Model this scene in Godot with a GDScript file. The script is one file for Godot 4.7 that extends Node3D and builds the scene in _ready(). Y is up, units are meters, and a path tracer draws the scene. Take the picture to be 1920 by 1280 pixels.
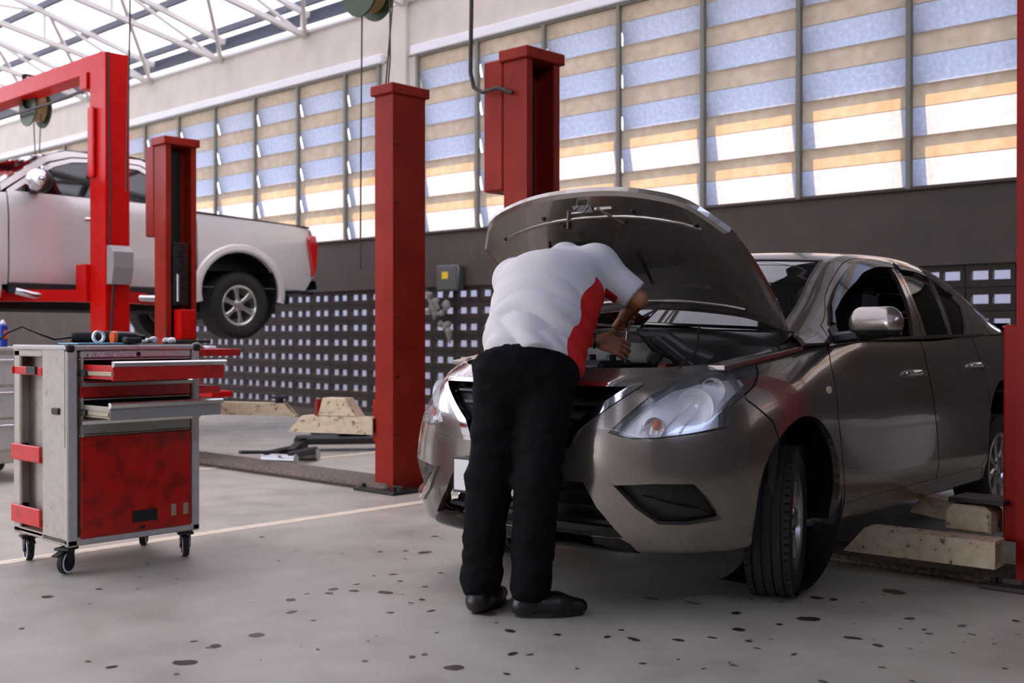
extends Node3D

# ---------------------------------------------------------------- mesh builder
class MB:
	var v := PackedVector3Array()
	var n := PackedVector3Array()
	var xf := Transform3D()
	var flip := false   # mirror in x after xf

	func p3(a: Vector3, b: Vector3, c: Vector3, na: Vector3, nb: Vector3, nc: Vector3) -> void:
		if (b - a).cross(c - a).dot(na + nb + nc) > 0.0:
			v.append(a); v.append(c); v.append(b)
			n.append(na); n.append(nc); n.append(nb)
		else:
			v.append(a); v.append(b); v.append(c)
			n.append(na); n.append(nb); n.append(nc)

	func t3(a: Vector3, b: Vector3, c: Vector3, na: Vector3, nb: Vector3, nc: Vector3) -> void:
		p3(xf * a, xf * b, xf * c, (xf.basis * na).normalized(), (xf.basis * nb).normalized(), (xf.basis * nc).normalized())

	func tri(a: Vector3, b: Vector3, c: Vector3, out: Vector3) -> void:
		var g := (b - a).cross(c - a)
		if g.length_squared() < 1e-16:
			return
		g = g.normalized()
		if g.dot(out) < 0.0:
			g = -g
		t3(a, b, c, g, g, g)

	func quad(a: Vector3, b: Vector3, c: Vector3, d: Vector3, out: Vector3) -> void:
		tri(a, b, c, out); tri(a, c, d, out)

	func squad(a: Vector3, b: Vector3, c: Vector3, d: Vector3, na: Vector3, nb: Vector3, nc: Vector3, nd: Vector3) -> void:
		t3(a, b, c, na, nb, nc); t3(a, c, d, na, nc, nd)

	func box(c: Vector3, s: Vector3, bev := 0.004, basis := Basis()) -> void:
		var h := s * 0.5
		var b := minf(bev, minf(h.x, minf(h.y, h.z)) * 0.9)
		var keep := xf
		xf = xf * Transform3D(basis, c)
		if b <= 0.0:
			for ax in 3:
				for sg in [-1.0, 1.0]:
					var q := []
					for k in [[-1, -1], [1, -1], [1, 1], [-1, 1]]:
						var p := Vector3.ZERO
						p[ax] = h[ax] * sg; p[(ax + 1) % 3] = h[(ax + 1) % 3] * k[0]; p[(ax + 2) % 3] = h[(ax + 2) % 3] * k[1]
						q.append(p)
					quad(q[0], q[1], q[2], q[3], q[0] + q[2])
		else:
			for ax in 3:
				var a1 := (ax + 1) % 3
				var a2 := (ax + 2) % 3
				for sg in [-1.0, 1.0]:
					var q := []
					for k in [[-1, -1], [1, -1], [1, 1], [-1, 1]]:
						var p := Vector3.ZERO
						p[ax] = h[ax] * sg; p[a1] = (h[a1] - b) * k[0]; p[a2] = (h[a2] - b) * k[1]
						q.append(p)
					quad(q[0], q[1], q[2], q[3], q[0] + q[2])
				for s1 in [-1.0, 1.0]:
					for s2 in [-1.0, 1.0]:
						var p0 := Vector3.ZERO
						p0[a1] = h[a1] * s1; p0[a2] = (h[a2] - b) * s2
						var p1 := Vector3.ZERO
						p1[a1] = (h[a1] - b) * s1; p1[a2] = h[a2] * s2
						var e := Vector3.ZERO
						e[ax] = h[ax] - b
						quad(p0 - e, p0 + e, p1 + e, p1 - e, p0 + p1)
			for sx in [-1.0, 1.0]:
				for sy in [-1.0, 1.0]:
					for sz in [-1.0, 1.0]:
						var o := Vector3(sx, sy, sz)
						tri(Vector3(h.x, h.y - b, h.z - b) * o, Vector3(h.x - b, h.y, h.z - b) * o, Vector3(h.x - b, h.y - b, h.z) * o, o)
		xf = keep

	func bar(a: Vector3, b: Vector3, w: float, h: float, bev := 0.003, up := Vector3.UP) -> void:
		var d := b - a
		var z := d.normalized()
		var u := up
		if absf(z.dot(u)) > 0.98:
			u = Vector3.RIGHT
		var x := u.cross(z).normalized()
		box((a + b) * 0.5, Vector3(w, h, d.length()), bev, Basis(x, z.cross(x), z))

	func tube(pts: Array, rad, seg := 10, caps := true) -> void:
		var k := pts.size()
		var ref := Vector3.UP
		var rings := []
		var nrm := []
		for i in k:
			var a: Vector3 = pts[maxi(i - 1, 0)]
			var b: Vector3 = pts[mini(i + 1, k - 1)]
			var t := (b - a).normalized()
			if i == 0 and absf(t.dot(ref)) > 0.9:
				ref = Vector3.RIGHT
			var x := (ref - t * ref.dot(t)).normalized()
			ref = x
			var y := t.cross(x)
			var r: float = rad[i] if rad is Array else rad
			var ring := PackedVector3Array()
			var rn := PackedVector3Array()
			for j in seg + 1:
				var an := TAU * j / seg
				var d := x * cos(an) + y * sin(an)
				ring.append(pts[i] + d * r); rn.append(d)
			rings.append(ring); nrm.append(rn)
		for i in k - 1:
			for j in seg:
				squad(rings[i][j], rings[i][j + 1], rings[i + 1][j + 1], rings[i + 1][j], nrm[i][j], nrm[i][j + 1], nrm[i + 1][j + 1], nrm[i + 1][j])
		if caps:
			for e in [0, k - 1]:
				var o: Vector3 = (pts[0] - pts[1]) if e == 0 else (pts[k - 1] - pts[k - 2])
				for j in seg:
					tri(pts[e], rings[e][j], rings[e][j + 1], o)

	func cyl(a: Vector3, b: Vector3, r: float, seg := 16, r2 := -1.0) -> void:
		tube([a, b], [r, r if r2 < 0.0 else r2], seg)

	# profile: list of Vector2(radius, height) round the local axis Y
	func lathe(pr: Array, seg := 32, from := 0.0, to := TAU) -> void:
		for i in pr.size() - 1:
			var a: Vector2 = pr[i]
			var b: Vector2 = pr[i + 1]
			var d := b - a
			if d.length_squared() < 1e-14:
				continue
			var nn := Vector2(d.y, -d.x).normalized()
			for j in seg:
				var a0 := from + (to - from) * j / seg
				var a1 := from + (to - from) * (j + 1) / seg
				var c0 := Vector3(cos(a0), 0, sin(a0))
				var c1 := Vector3(cos(a1), 0, sin(a1))
				var n0 := c0 * nn.x + Vector3.UP * nn.y
				var n1 := c1 * nn.x + Vector3.UP * nn.y
				var pa0 := c0 * a.x + Vector3.UP * a.y
				var pa1 := c1 * a.x + Vector3.UP * a.y
				var pb0 := c0 * b.x + Vector3.UP * b.y
				var pb1 := c1 * b.x + Vector3.UP * b.y
				if a.x > 1e-6:
					t3(pa0, pa1, pb1, n0, n1, n1)
				if b.x > 1e-6:
					t3(pa0, pb1, pb0, n0, n1, n0)

	# polygon in local XY, thickness along Z from z0 to z1, optional bevel on the z1 edge
	func prism(poly: PackedVector2Array, z0: float, z1: float, bev := 0.0) -> void:
		var pl := poly
		if Geometry2D.is_polygon_clockwise(pl):
			pl = pl.duplicate(); pl.reverse()
		var top := pl
		if bev > 0.0:
			var off := Geometry2D.offset_polygon(pl, -bev, Geometry2D.JOIN_MITER)
			if off.size() == 1 and off[0].size() == pl.size():
				# align start vertex
				top = off[0]
				if Geometry2D.is_polygon_clockwise(top):
					top.reverse()
				var best := 0
				for i in top.size():
					if top[i].distance_to(pl[0]) < top[best].distance_to(pl[0]):
						best = i
				var rot := PackedVector2Array()
				for i in top.size():
					rot.append(top[(i + best) % top.size()])
				top = rot
		var zs := z1 - (bev if top != pl else 0.0) * signf(z1 - z0)
		var k := pl.size()
		var up := Vector3(0, 0, signf(z1 - z0))
		for i in k:
			var a := pl[i]
			var b := pl[(i + 1) % k]
			var o := Vector3(b.y - a.y, -(b.x - a.x), 0)
			quad(Vector3(a.x, a.y, z0), Vector3(b.x, b.y, z0), Vector3(b.x, b.y, zs), Vector3(a.x, a.y, zs), o)
			if top != pl:
				var c := top[(i + 1) % k]
				var d := top[i]
				quad(Vector3(a.x, a.y, zs), Vector3(b.x, b.y, zs), Vector3(c.x, c.y, z1), Vector3(d.x, d.y, z1), o.normalized() + up)
		var ix := Geometry2D.triangulate_polygon(top)
		for i in range(0, ix.size(), 3):
			tri(Vector3(top[ix[i]].x, top[ix[i]].y, z1), Vector3(top[ix[i + 1]].x, top[ix[i + 1]].y, z1), Vector3(top[ix[i + 2]].x, top[ix[i + 2]].y, z1), up)
		ix = Geometry2D.triangulate_polygon(pl)
		for i in range(0, ix.size(), 3):
			tri(Vector3(pl[ix[i]].x, pl[ix[i]].y, z0), Vector3(pl[ix[i + 1]].x, pl[ix[i + 1]].y, z0), Vector3(pl[ix[i + 2]].x, pl[ix[i + 2]].y, z0), -up)

	func ball(c: Vector3, r: Vector3, seg := 16, rings := 10) -> void:
		for i in rings:
			for j in seg:
				var q := []
				for k in [[i, j], [i, j + 1], [i + 1, j + 1], [i + 1, j]]:
					var th: float = PI * k[0] / rings
					var ph: float = TAU * k[1] / seg
					q.append(Vector3(sin(th) * cos(ph), cos(th), sin(th) * sin(ph)))
				var nq := []
				for d in q:
					nq.append((d / r).normalized())
				if i > 0:
					t3(c + q[0] * r, c + q[1] * r, c + q[2] * r, nq[0], nq[1], nq[2])
				if i < rings - 1:
					t3(c + q[0] * r, c + q[2] * r, c + q[3] * r, nq[0], nq[2], nq[3])

	func add(o: MB) -> void:
		for i in range(0, o.v.size(), 3):
			t3(o.v[i], o.v[i + 1], o.v[i + 2], o.n[i], o.n[i + 1], o.n[i + 2])

	func mesh() -> ArrayMesh:
		var ar := []
		ar.resize(Mesh.ARRAY_MAX)
		# weld equal corners
		var map := {}
		var vv := PackedVector3Array()
		var nn := PackedVector3Array()
		var ix := PackedInt32Array()
		for i in v.size():
			var key := [v[i].snapped(Vector3.ONE * 1e-5), n[i].snapped(Vector3.ONE * 1e-3)]
			var at: int = map.get(key, -1)
			if at < 0:
				at = vv.size()
				map[key] = at
				vv.append(v[i]); nn.append(n[i])
			ix.append(at)
		ar[Mesh.ARRAY_VERTEX] = vv
		ar[Mesh.ARRAY_NORMAL] = nn
		ar[Mesh.ARRAY_INDEX] = ix
		var m := ArrayMesh.new()
		m.add_surface_from_arrays(Mesh.PRIMITIVE_TRIANGLES, ar)
		return m


# ---------------------------------------------------------------- spline surfaces
static func crv(a: Vector3, b: Vector3, c: Vector3, d: Vector3, t: float) -> Vector3:
	return 0.5 * (2.0 * b + (c - a) * t + (2.0 * a - 5.0 * b + 4.0 * c - d) * t * t + (3.0 * b - a - 3.0 * c + d) * t * t * t)

# A net of control points, sampled finely once; u runs over rows, v over columns.
class Surf:
	var sub := 8
	var nu: int
	var nv: int
	var pos := PackedVector3Array()
	var nor := PackedVector3Array()

	# row_end / col_end: "mirror" reflects the neighbour across x = 0, "line" extends straight
	func build(net: Array, s: int, row_ends: Array, col_ends: Array, outside: Vector3) -> void:
		sub = s
		var a := net.size()
		var b: int = net[0].size()
		nu = (a - 1) * s + 1
		nv = (b - 1) * s + 1
		var mirror := Vector3(-1, 1, 1)
		var rows := []
		for i in range(-1, a + 1):
			var r := []
			if i < 0 or i >= a:
				var e := 0 if i < 0 else a - 1
				var f := 1 if i < 0 else a - 2
				for j in b:
					r.append(net[f][j] * mirror if row_ends[0 if i < 0 else 1] == "mirror" else 2.0 * net[e][j] - net[f][j])
			else:
				r = net[i].duplicate()
			r.push_front(r[1] * mirror if col_ends[0] == "mirror" else 2.0 * r[0] - r[1])
			r.push_back(r[b - 1] * mirror if col_ends[1] == "mirror" else 2.0 * r[b] - r[b - 1])
			rows.append(r)
		pos.resize(nu * nv)
		nor.resize(nu * nv)
		var fine := []
		for r in rows:
			var line := PackedVector3Array()
			for j in nv:
				var k := mini(j / s, b - 2)
				line.append(crs(r[k], r[k + 1], r[k + 2], r[k + 3], float(j - k * s) / s))
			fine.append(line)
		for i in nu:
			var k := mini(i / s, a - 2)
			var t := float(i - k * s) / s
			for j in nv:
				pos[i * nv + j] = crs(fine[k][j], fine[k + 1][j], fine[k + 2][j], fine[k + 3][j], t)
		var flip := 0.0
		for i in nu:
			for j in nv:
				var du := pos[mini(i + 1, nu - 1) * nv + j] - pos[maxi(i - 1, 0) * nv + j]
				var dv := pos[i * nv + mini(j + 1, nv - 1)] - pos[i * nv + maxi(j - 1, 0)]
				if i == 0 and row_ends[0] == "mirror":
					du = Vector3(du.x, 0, 0)
				var g := du.cross(dv)
				nor[i * nv + j] = g.normalized() if g.length_squared() > 1e-18 else Vector3.UP
				flip += nor[i * nv + j].dot(pos[i * nv + j] - outside)
		if flip < 0.0:
			for i in nor.size():
				nor[i] = -nor[i]

	static func crs(a: Vector3, b: Vector3, c: Vector3, d: Vector3, t: float) -> Vector3:
		return 0.5 * (2.0 * b + (c - a) * t + (2.0 * a - 5.0 * b + 4.0 * c - d) * t * t + (3.0 * b - a - 3.0 * c + d) * t * t * t)

	func at(q: Vector2, off := 0.0) -> Array:
		var x := clampf(q.x * sub, 0.0, nu - 1.0001)
		var y := clampf(q.y * sub, 0.0, nv - 1.0001)
		var i := int(x)
		var j := int(y)
		var fx := x - i
		var fy := y - j
		var k := i * nv + j
		var p := pos[k].lerp(pos[k + nv], fx).lerp(pos[k + 1].lerp(pos[k + nv + 1], fx), fy)
		var m := nor[k].lerp(nor[k + nv], fx).lerp(nor[k + 1].lerp(nor[k + nv + 1], fx), fy).normalized()
		return [p + m * off, m]


# Cuts the part of a surface that lies inside poly (and outside the holes) and adds it to mb.
# flange > 0 turns the cut edge inwards, which makes the seam round a panel.
func patch(mb: MB, s: Surf, poly: PackedVector2Array, step: Vector2, holes := [], off := 0.0, flange := 0.0, mir := false, both := 0.0) -> void:
	var lo := poly[0]
	var hi := poly[0]
	for p in poly:
		lo = lo.min(p); hi = hi.max(p)
	var i0 := int(floor(lo.x / step.x))
	var i1 := int(ceil(hi.x / step.x))
	var j0 := int(floor(lo.y / step.y))
	var j1 := int(ceil(hi.y / step.y))
	var sg := Vector3(-1, 1, 1) if mir else Vector3.ONE
	for i in range(i0, i1):
		for j in range(j0, j1):
			var a := Vector2(i, j) * step
			var b := Vector2(i + 1, j + 1) * step
			var cell := PackedVector2Array([a, Vector2(b.x, a.y), b, Vector2(a.x, b.y)])
			var got := Geometry2D.intersect_polygons(cell, poly)
			for h in holes:
				var nxt: Array[PackedVector2Array] = []
				for g in got:
					for r in Geometry2D.clip_polygons(g, h):
						if not Geometry2D.is_polygon_clockwise(r):
							nxt.append(r)
				got = nxt
			for g in got:
				var ix := Geometry2D.triangulate_polygon(g)
				var pp := []
				for q in g:
					pp.append(s.at(q, off))
				for k in range(0, ix.size(), 3):
					var A = pp[ix[k]]
					var B = pp[ix[k + 1]]
					var C = pp[ix[k + 2]]
					mb.t3(A[0] * sg, B[0] * sg, C[0] * sg, A[1] * sg, B[1] * sg, C[1] * sg)
					if both > 0.0:
						mb.t3((A[0] - A[1] * both) * sg, (B[0] - B[1] * both) * sg, (C[0] - C[1] * both) * sg, -A[1] * sg, -B[1] * sg, -C[1] * sg)
	if flange > 0.0:
		var loops := [poly]
		loops.append_array(holes)
		for li in loops.size():
			var lp: PackedVector2Array = loops[li]
			var cen := Vector2.ZERO
			for p in lp:
				cen += p / lp.size()
			for k in lp.size():
				var a := lp[k]
				var b := lp[(k + 1) % lp.size()]
				var cnt := maxi(1, int(ceil(maxf(absf(b.x - a.x) / step.x, absf(b.y - a.y) / step.y))))
				for c in cnt:
					var p := a.lerp(b, float(c) / cnt)
					var q := a.lerp(b, float(c + 1) / cnt)
					if li > 0 and not (Geometry2D.is_point_in_polygon((p + q) * 0.5, poly)):
						continue
					var A := s.at(p, off)
					var B := s.at(q, off)
					var inner := s.at(cen, off)
					var o: Vector3 = (A[0] - inner[0]) * (1.0 if li == 0 else -1.0)
					mb.quad(A[0] * sg, B[0] * sg, (B[0] - B[1] * flange) * sg, (A[0] - A[1] * flange) * sg, o * sg)


func V2(a: Array) -> PackedVector2Array:
	var r := PackedVector2Array()
	for i in range(0, a.size(), 2):
		r.append(Vector2(a[i], a[i + 1]))
	return r


# ---------------------------------------------------------------- soft bodies (smoothly joined tapered bones, surface nets)
func soft(bones: Array, cell: float, tweak = null) -> MB:
	var lo := Vector3.ONE * 1e9
	var hi := -lo
	var pad := 0.0
	for b in bones:
		var r := maxf(b[2], b[3])
		lo = lo.min(b[0] - Vector3.ONE * r).min(b[1] - Vector3.ONE * r)
		hi = hi.max(b[0] + Vector3.ONE * r).max(b[1] + Vector3.ONE * r)
		pad = maxf(pad, b[4])
	lo -= Vector3.ONE * (pad + cell * 3.0)
	hi += Vector3.ONE * (pad + cell * 3.0)
	var nx := int((hi.x - lo.x) / cell) + 2
	var ny := int((hi.y - lo.y) / cell) + 2
	var nz := int((hi.z - lo.z) / cell) + 2
	var f := PackedFloat32Array()
	f.resize(nx * ny * nz)
	f.fill(1.0)
	for b in bones:
		var A: Vector3 = b[0]
		var B: Vector3 = b[1]
		var ra: float = b[2]
		var rb: float = b[3]
		var kk: float = b[4]
		var fl: Vector3 = b[5] if b.size() > 5 else Vector3.ONE   # flattening: distances along an axis count more
		var m := maxf(ra, rb) / minf(fl.x, minf(fl.y, fl.z)) + kk + cell * 2.5
		var l := A.min(B) - Vector3.ONE * m - lo
		var h := A.max(B) + Vector3.ONE * m - lo
		var d := (B - A) * fl
		var dd := maxf(d.length_squared(), 1e-9)
		var x0 := maxi(0, int(l.x / cell)); var x1 := mini(nx - 1, int(h.x / cell) + 1)
		var y0 := maxi(0, int(l.y / cell)); var y1 := mini(ny - 1, int(h.y / cell) + 1)
		var z0 := maxi(0, int(l.z / cell)); var z1 := mini(nz - 1, int(h.z / cell) + 1)
		for x in range(x0, x1 + 1):
			for y in range(y0, y1 + 1):
				var k := (x * ny + y) * nz
				for z in range(z0, z1 + 1):
					var p := (lo + Vector3(x, y, z) * cell - A) * fl
					var t := clampf(p.dot(d) / dd, 0.0, 1.0)
					var e := (p - d * t).length() - lerpf(ra, rb, t)
					var o := f[k + z]
					if o - e > kk:
						f[k + z] = e
					elif e - o < kk:
						var g := (kk - absf(o - e)) / kk
						f[k + z] = minf(o, e) - g * g * kk * 0.25
	if tweak != null:
		for x in nx:
			for y in ny:
				var k := (x * ny + y) * nz
				for z in nz:
					if absf(f[k + z]) < 0.06:
						f[k + z] = tweak.call(lo + Vector3(x, y, z) * cell, f[k + z])
	var id := PackedInt32Array()
	id.resize(nx * ny * nz)
	id.fill(-1)
	var vs := PackedVector3Array()
	var ns := PackedVector3Array()
	var st := [ny * nz, nz, 1]
	for x in nx - 1:
		for y in ny - 1:
			for z in nz - 1:
				var k := (x * ny + y) * nz + z
				var c0 := f[k]; var c1 := f[k + 1]; var c2 := f[k + nz]; var c3 := f[k + nz + 1]
				var s2 := ny * nz
				var c4 := f[k + s2]; var c5 := f[k + s2 + 1]; var c6 := f[k + s2 + nz]; var c7 := f[k + s2 + nz + 1]
				var neg := int(c0 < 0) + int(c1 < 0) + int(c2 < 0) + int(c3 < 0) + int(c4 < 0) + int(c5 < 0) + int(c6 < 0) + int(c7 < 0)
				if neg == 0 or neg == 8:
					continue
				var cs := [c0, c1, c2, c3, c4, c5, c6, c7]
				var sum := Vector3.ZERO
				var cnt := 0
				for e in [[0, 1], [2, 3], [4, 5], [6, 7], [0, 2], [1, 3], [4, 6], [5, 7], [0, 4], [1, 5], [2, 6], [3, 7]]:
					var a: float = cs[e[0]]
					var b: float = cs[e[1]]
					if (a < 0.0) != (b < 0.0):
						var t := a / (a - b)
						var pa := Vector3(e[0] >> 2, (e[0] >> 1) & 1, e[0] & 1)
						var pb := Vector3(e[1] >> 2, (e[1] >> 1) & 1, e[1] & 1)
						sum += pa.lerp(pb, t)
						cnt += 1
				id[k] = vs.size()
				vs.append(lo + (Vector3(x, y, z) + sum / cnt) * cell)
				ns.append(Vector3(c4 + c5 + c6 + c7 - c0 - c1 - c2 - c3, c2 + c3 + c6 + c7 - c0 - c1 - c4 - c5, c1 + c3 + c5 + c7 - c0 - c2 - c4 - c6).normalized())
	var mb := MB.new()
	for x in range(1, nx - 1):
		for y in range(1, ny - 1):
			for z in range(1, nz - 1):
				var k := (x * ny + y) * nz + z
				var a := f[k] < 0.0
				for ax in 3:
					if a != (f[k + st[ax]] < 0.0):
						var s1: int = st[(ax + 1) % 3]
						var s2: int = st[(ax + 2) % 3]
						var q := [id[k], id[k - s1], id[k - s1 - s2], id[k - s2]]
						if q.min() < 0:
							continue
						mb.squad(vs[q[0]], vs[q[1]], vs[q[2]], vs[q[3]], ns[q[0]], ns[q[1]], ns[q[2]], ns[q[3]])
	return mb


# Splits a mesh along the zero line of a function: [where it is negative, where it is positive]
func split(src: MB, g: Callable) -> Array:
	var out := [MB.new(), MB.new()]
	for i in range(0, src.v.size(), 3):
		var d := [g.call(src.v[i]), g.call(src.v[i + 1]), g.call(src.v[i + 2])]
		for side in 2:
			var sg := -1.0 if side == 0 else 1.0
			var pv := []
			var pn := []
			for k in 3:
				var l := (k + 1) % 3
				if d[k] * sg >= 0.0:
					pv.append(src.v[i + k]); pn.append(src.n[i + k])
				if (d[k] < 0.0) != (d[l] < 0.0):
					var t: float = d[k] / (d[k] - d[l])
					pv.append(src.v[i + k].lerp(src.v[i + l], t)); pn.append(src.n[i + k].lerp(src.n[i + l], t).normalized())
			for k in range(1, pv.size() - 1):
				out[side].p3(pv[0], pv[k], pv[k + 1], pn[0], pn[k], pn[k + 1])
	return out


# ---------------------------------------------------------------- objects
var used := {}

func numbered(called: String) -> String:
	var k: int = used.get(called, 0)
	used[called] = k + 1
	return called if k == 0 else "%s_%03d" % [called, k]

func tag(o: Node, label: String, category: String, group := "") -> Node:
	o.set_meta("label", label)
	o.set_meta("category", category)
	if group != "":
		o.set_meta("group", group)
	return o

func thing(called: String, label: String, category: String, at := Vector3.ZERO, turn := 0.0, group := "") -> Node3D:
	var o := Node3D.new()
	o.name = numbered(called)
	add_child(o)
	o.position = at
	o.rotation.y = turn
	tag(o, label, category, group)
	return o

func put(mesh: Mesh, called: String, m: Material, parent: Node3D, at := Vector3.ZERO) -> MeshInstance3D:
	var o := MeshInstance3D.new()
	o.mesh = mesh
	o.material_override = m
	if parent == self:
		o.name = numbered(called)
		add_child(o)
	else:
		o.name = called
		parent.add_child(o, true)
	o.position = at
	return o

func obj(called: String, mb: MB, m: Material, parent: Node3D = self) -> MeshInstance3D:
	return put(mb.mesh(), called, m, parent)

func struct(called: String, mb: MB, m: Material, parent: Node3D = self) -> MeshInstance3D:
	var o := obj(called, mb, m, parent)
	if parent == self:
		o.set_meta("kind", "structure")
	return o

func mbox(c: Vector3, s: Vector3, bev := 0.004) -> MB:
	var m := MB.new()
	m.box(c, s, bev)
	return m

# ---------------------------------------------------------------- materials
func mat(c: Color, rough := 0.6, metal := 0.0, coat := 0.0) -> StandardMaterial3D:
	var m := StandardMaterial3D.new()
	m.albedo_color = c
	m.roughness = rough
	m.metallic = metal
	if coat > 0.0:
		m.clearcoat_enabled = true
		m.clearcoat = coat
		m.clearcoat_roughness = 0.04
	return m

func noise_tex(freq: float, stops: Array, seed_: int, oct := 4, size := 512, kind := FastNoiseLite.TYPE_SIMPLEX_SMOOTH) -> NoiseTexture2D:
	var nz := FastNoiseLite.new()
	nz.noise_type = kind
	nz.frequency = freq
	nz.seed = seed_
	nz.fractal_octaves = oct
	var t := NoiseTexture2D.new()
	t.width = size
	t.height = size
	t.seamless = true
	t.noise = nz
	var g := Gradient.new()
	var off := PackedFloat32Array()
	var col := PackedColorArray()
	for s in stops:
		off.append(s[0]); col.append(s[1])
	g.offsets = off
	g.colors = col
	t.color_ramp = g
	return t

func tex_mat(tex: Texture2D, scale: float, rough := 0.6, metal := 0.0, coat := 0.0, world := true) -> StandardMaterial3D:
	var m := mat(Color.WHITE, rough, metal, coat)
	m.albedo_texture = tex
	m.uv1_triplanar = true
	m.uv1_world_triplanar = world
	m.uv1_scale = Vector3.ONE * scale
	return m

func C(r: int, g: int, b: int) -> Color:
	return Color8(r, g, b)


# ---------------------------------------------------------------- scene
var M := {}
var rng := RandomNumberGenerator.new()

func _ready() -> void:
	rng.seed = 7
	# camera
	var cam := Camera3D.new()
	cam.name = "camera"
	add_child(cam)
	cam.position = Vector3(0, 1.084, 0)
	cam.rotation = Vector3(deg_to_rad(-0.308), deg_to_rad(43.24), 0)
	var at := CameraAttributesPhysical.new()
	at.frustum_focal_length = 39.72
	at.frustum_focus_distance = 4.9
	at.exposure_aperture = 2.8
	cam.attributes = at
	cam.fov = 33.62
	cam.current = true
	# sky, sun, exposure
	var env := Environment.new()
	var sky := Sky.new()
	var sm := ProceduralSkyMaterial.new()
	sm.sky_top_color = Color(0.70, 0.77, 0.95)
	sm.sky_horizon_color = Color(0.97, 0.95, 0.92)
	sm.ground_bottom_color = Color(0.42, 0.40, 0.37)
	sm.ground_horizon_color = Color(0.66, 0.65, 0.62)
	sm.sky_energy_multiplier = 3.4
	sm.sun_angle_max = 1.0
	sky.sky_material = sm
	env.background_mode = Environment.BG_SKY
	env.sky = sky
	env.tonemap_mode = Environment.TONE_MAPPER_LINEAR
	env.tonemap_exposure = 0.6
	env.sdfgi_enabled = true
	env.ssao_enabled = true
	env.ssil_enabled = true
	var we := WorldEnvironment.new()
	we.name = "world_environment"
	we.environment = env
	add_child(we)
	var sun := DirectionalLight3D.new()
	sun.name = "sun"
	add_child(sun)
	sun.look_at_from_position(Vector3.ZERO, Vector3(0.06, -0.835, 0.545), Vector3.UP)
	sun.light_color = Color(1.0, 0.82, 0.58)
	sun.light_energy = 12.0
	sun.light_angular_distance = 0.6
	sun.shadow_enabled = true

	materials()
	building()
	windows()
	vent_wall()
	roof()
	lifts()
	overhead()
	trolley()
	side_bench()
	pickup()
	sedan()
	mechanic()
	props()


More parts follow.
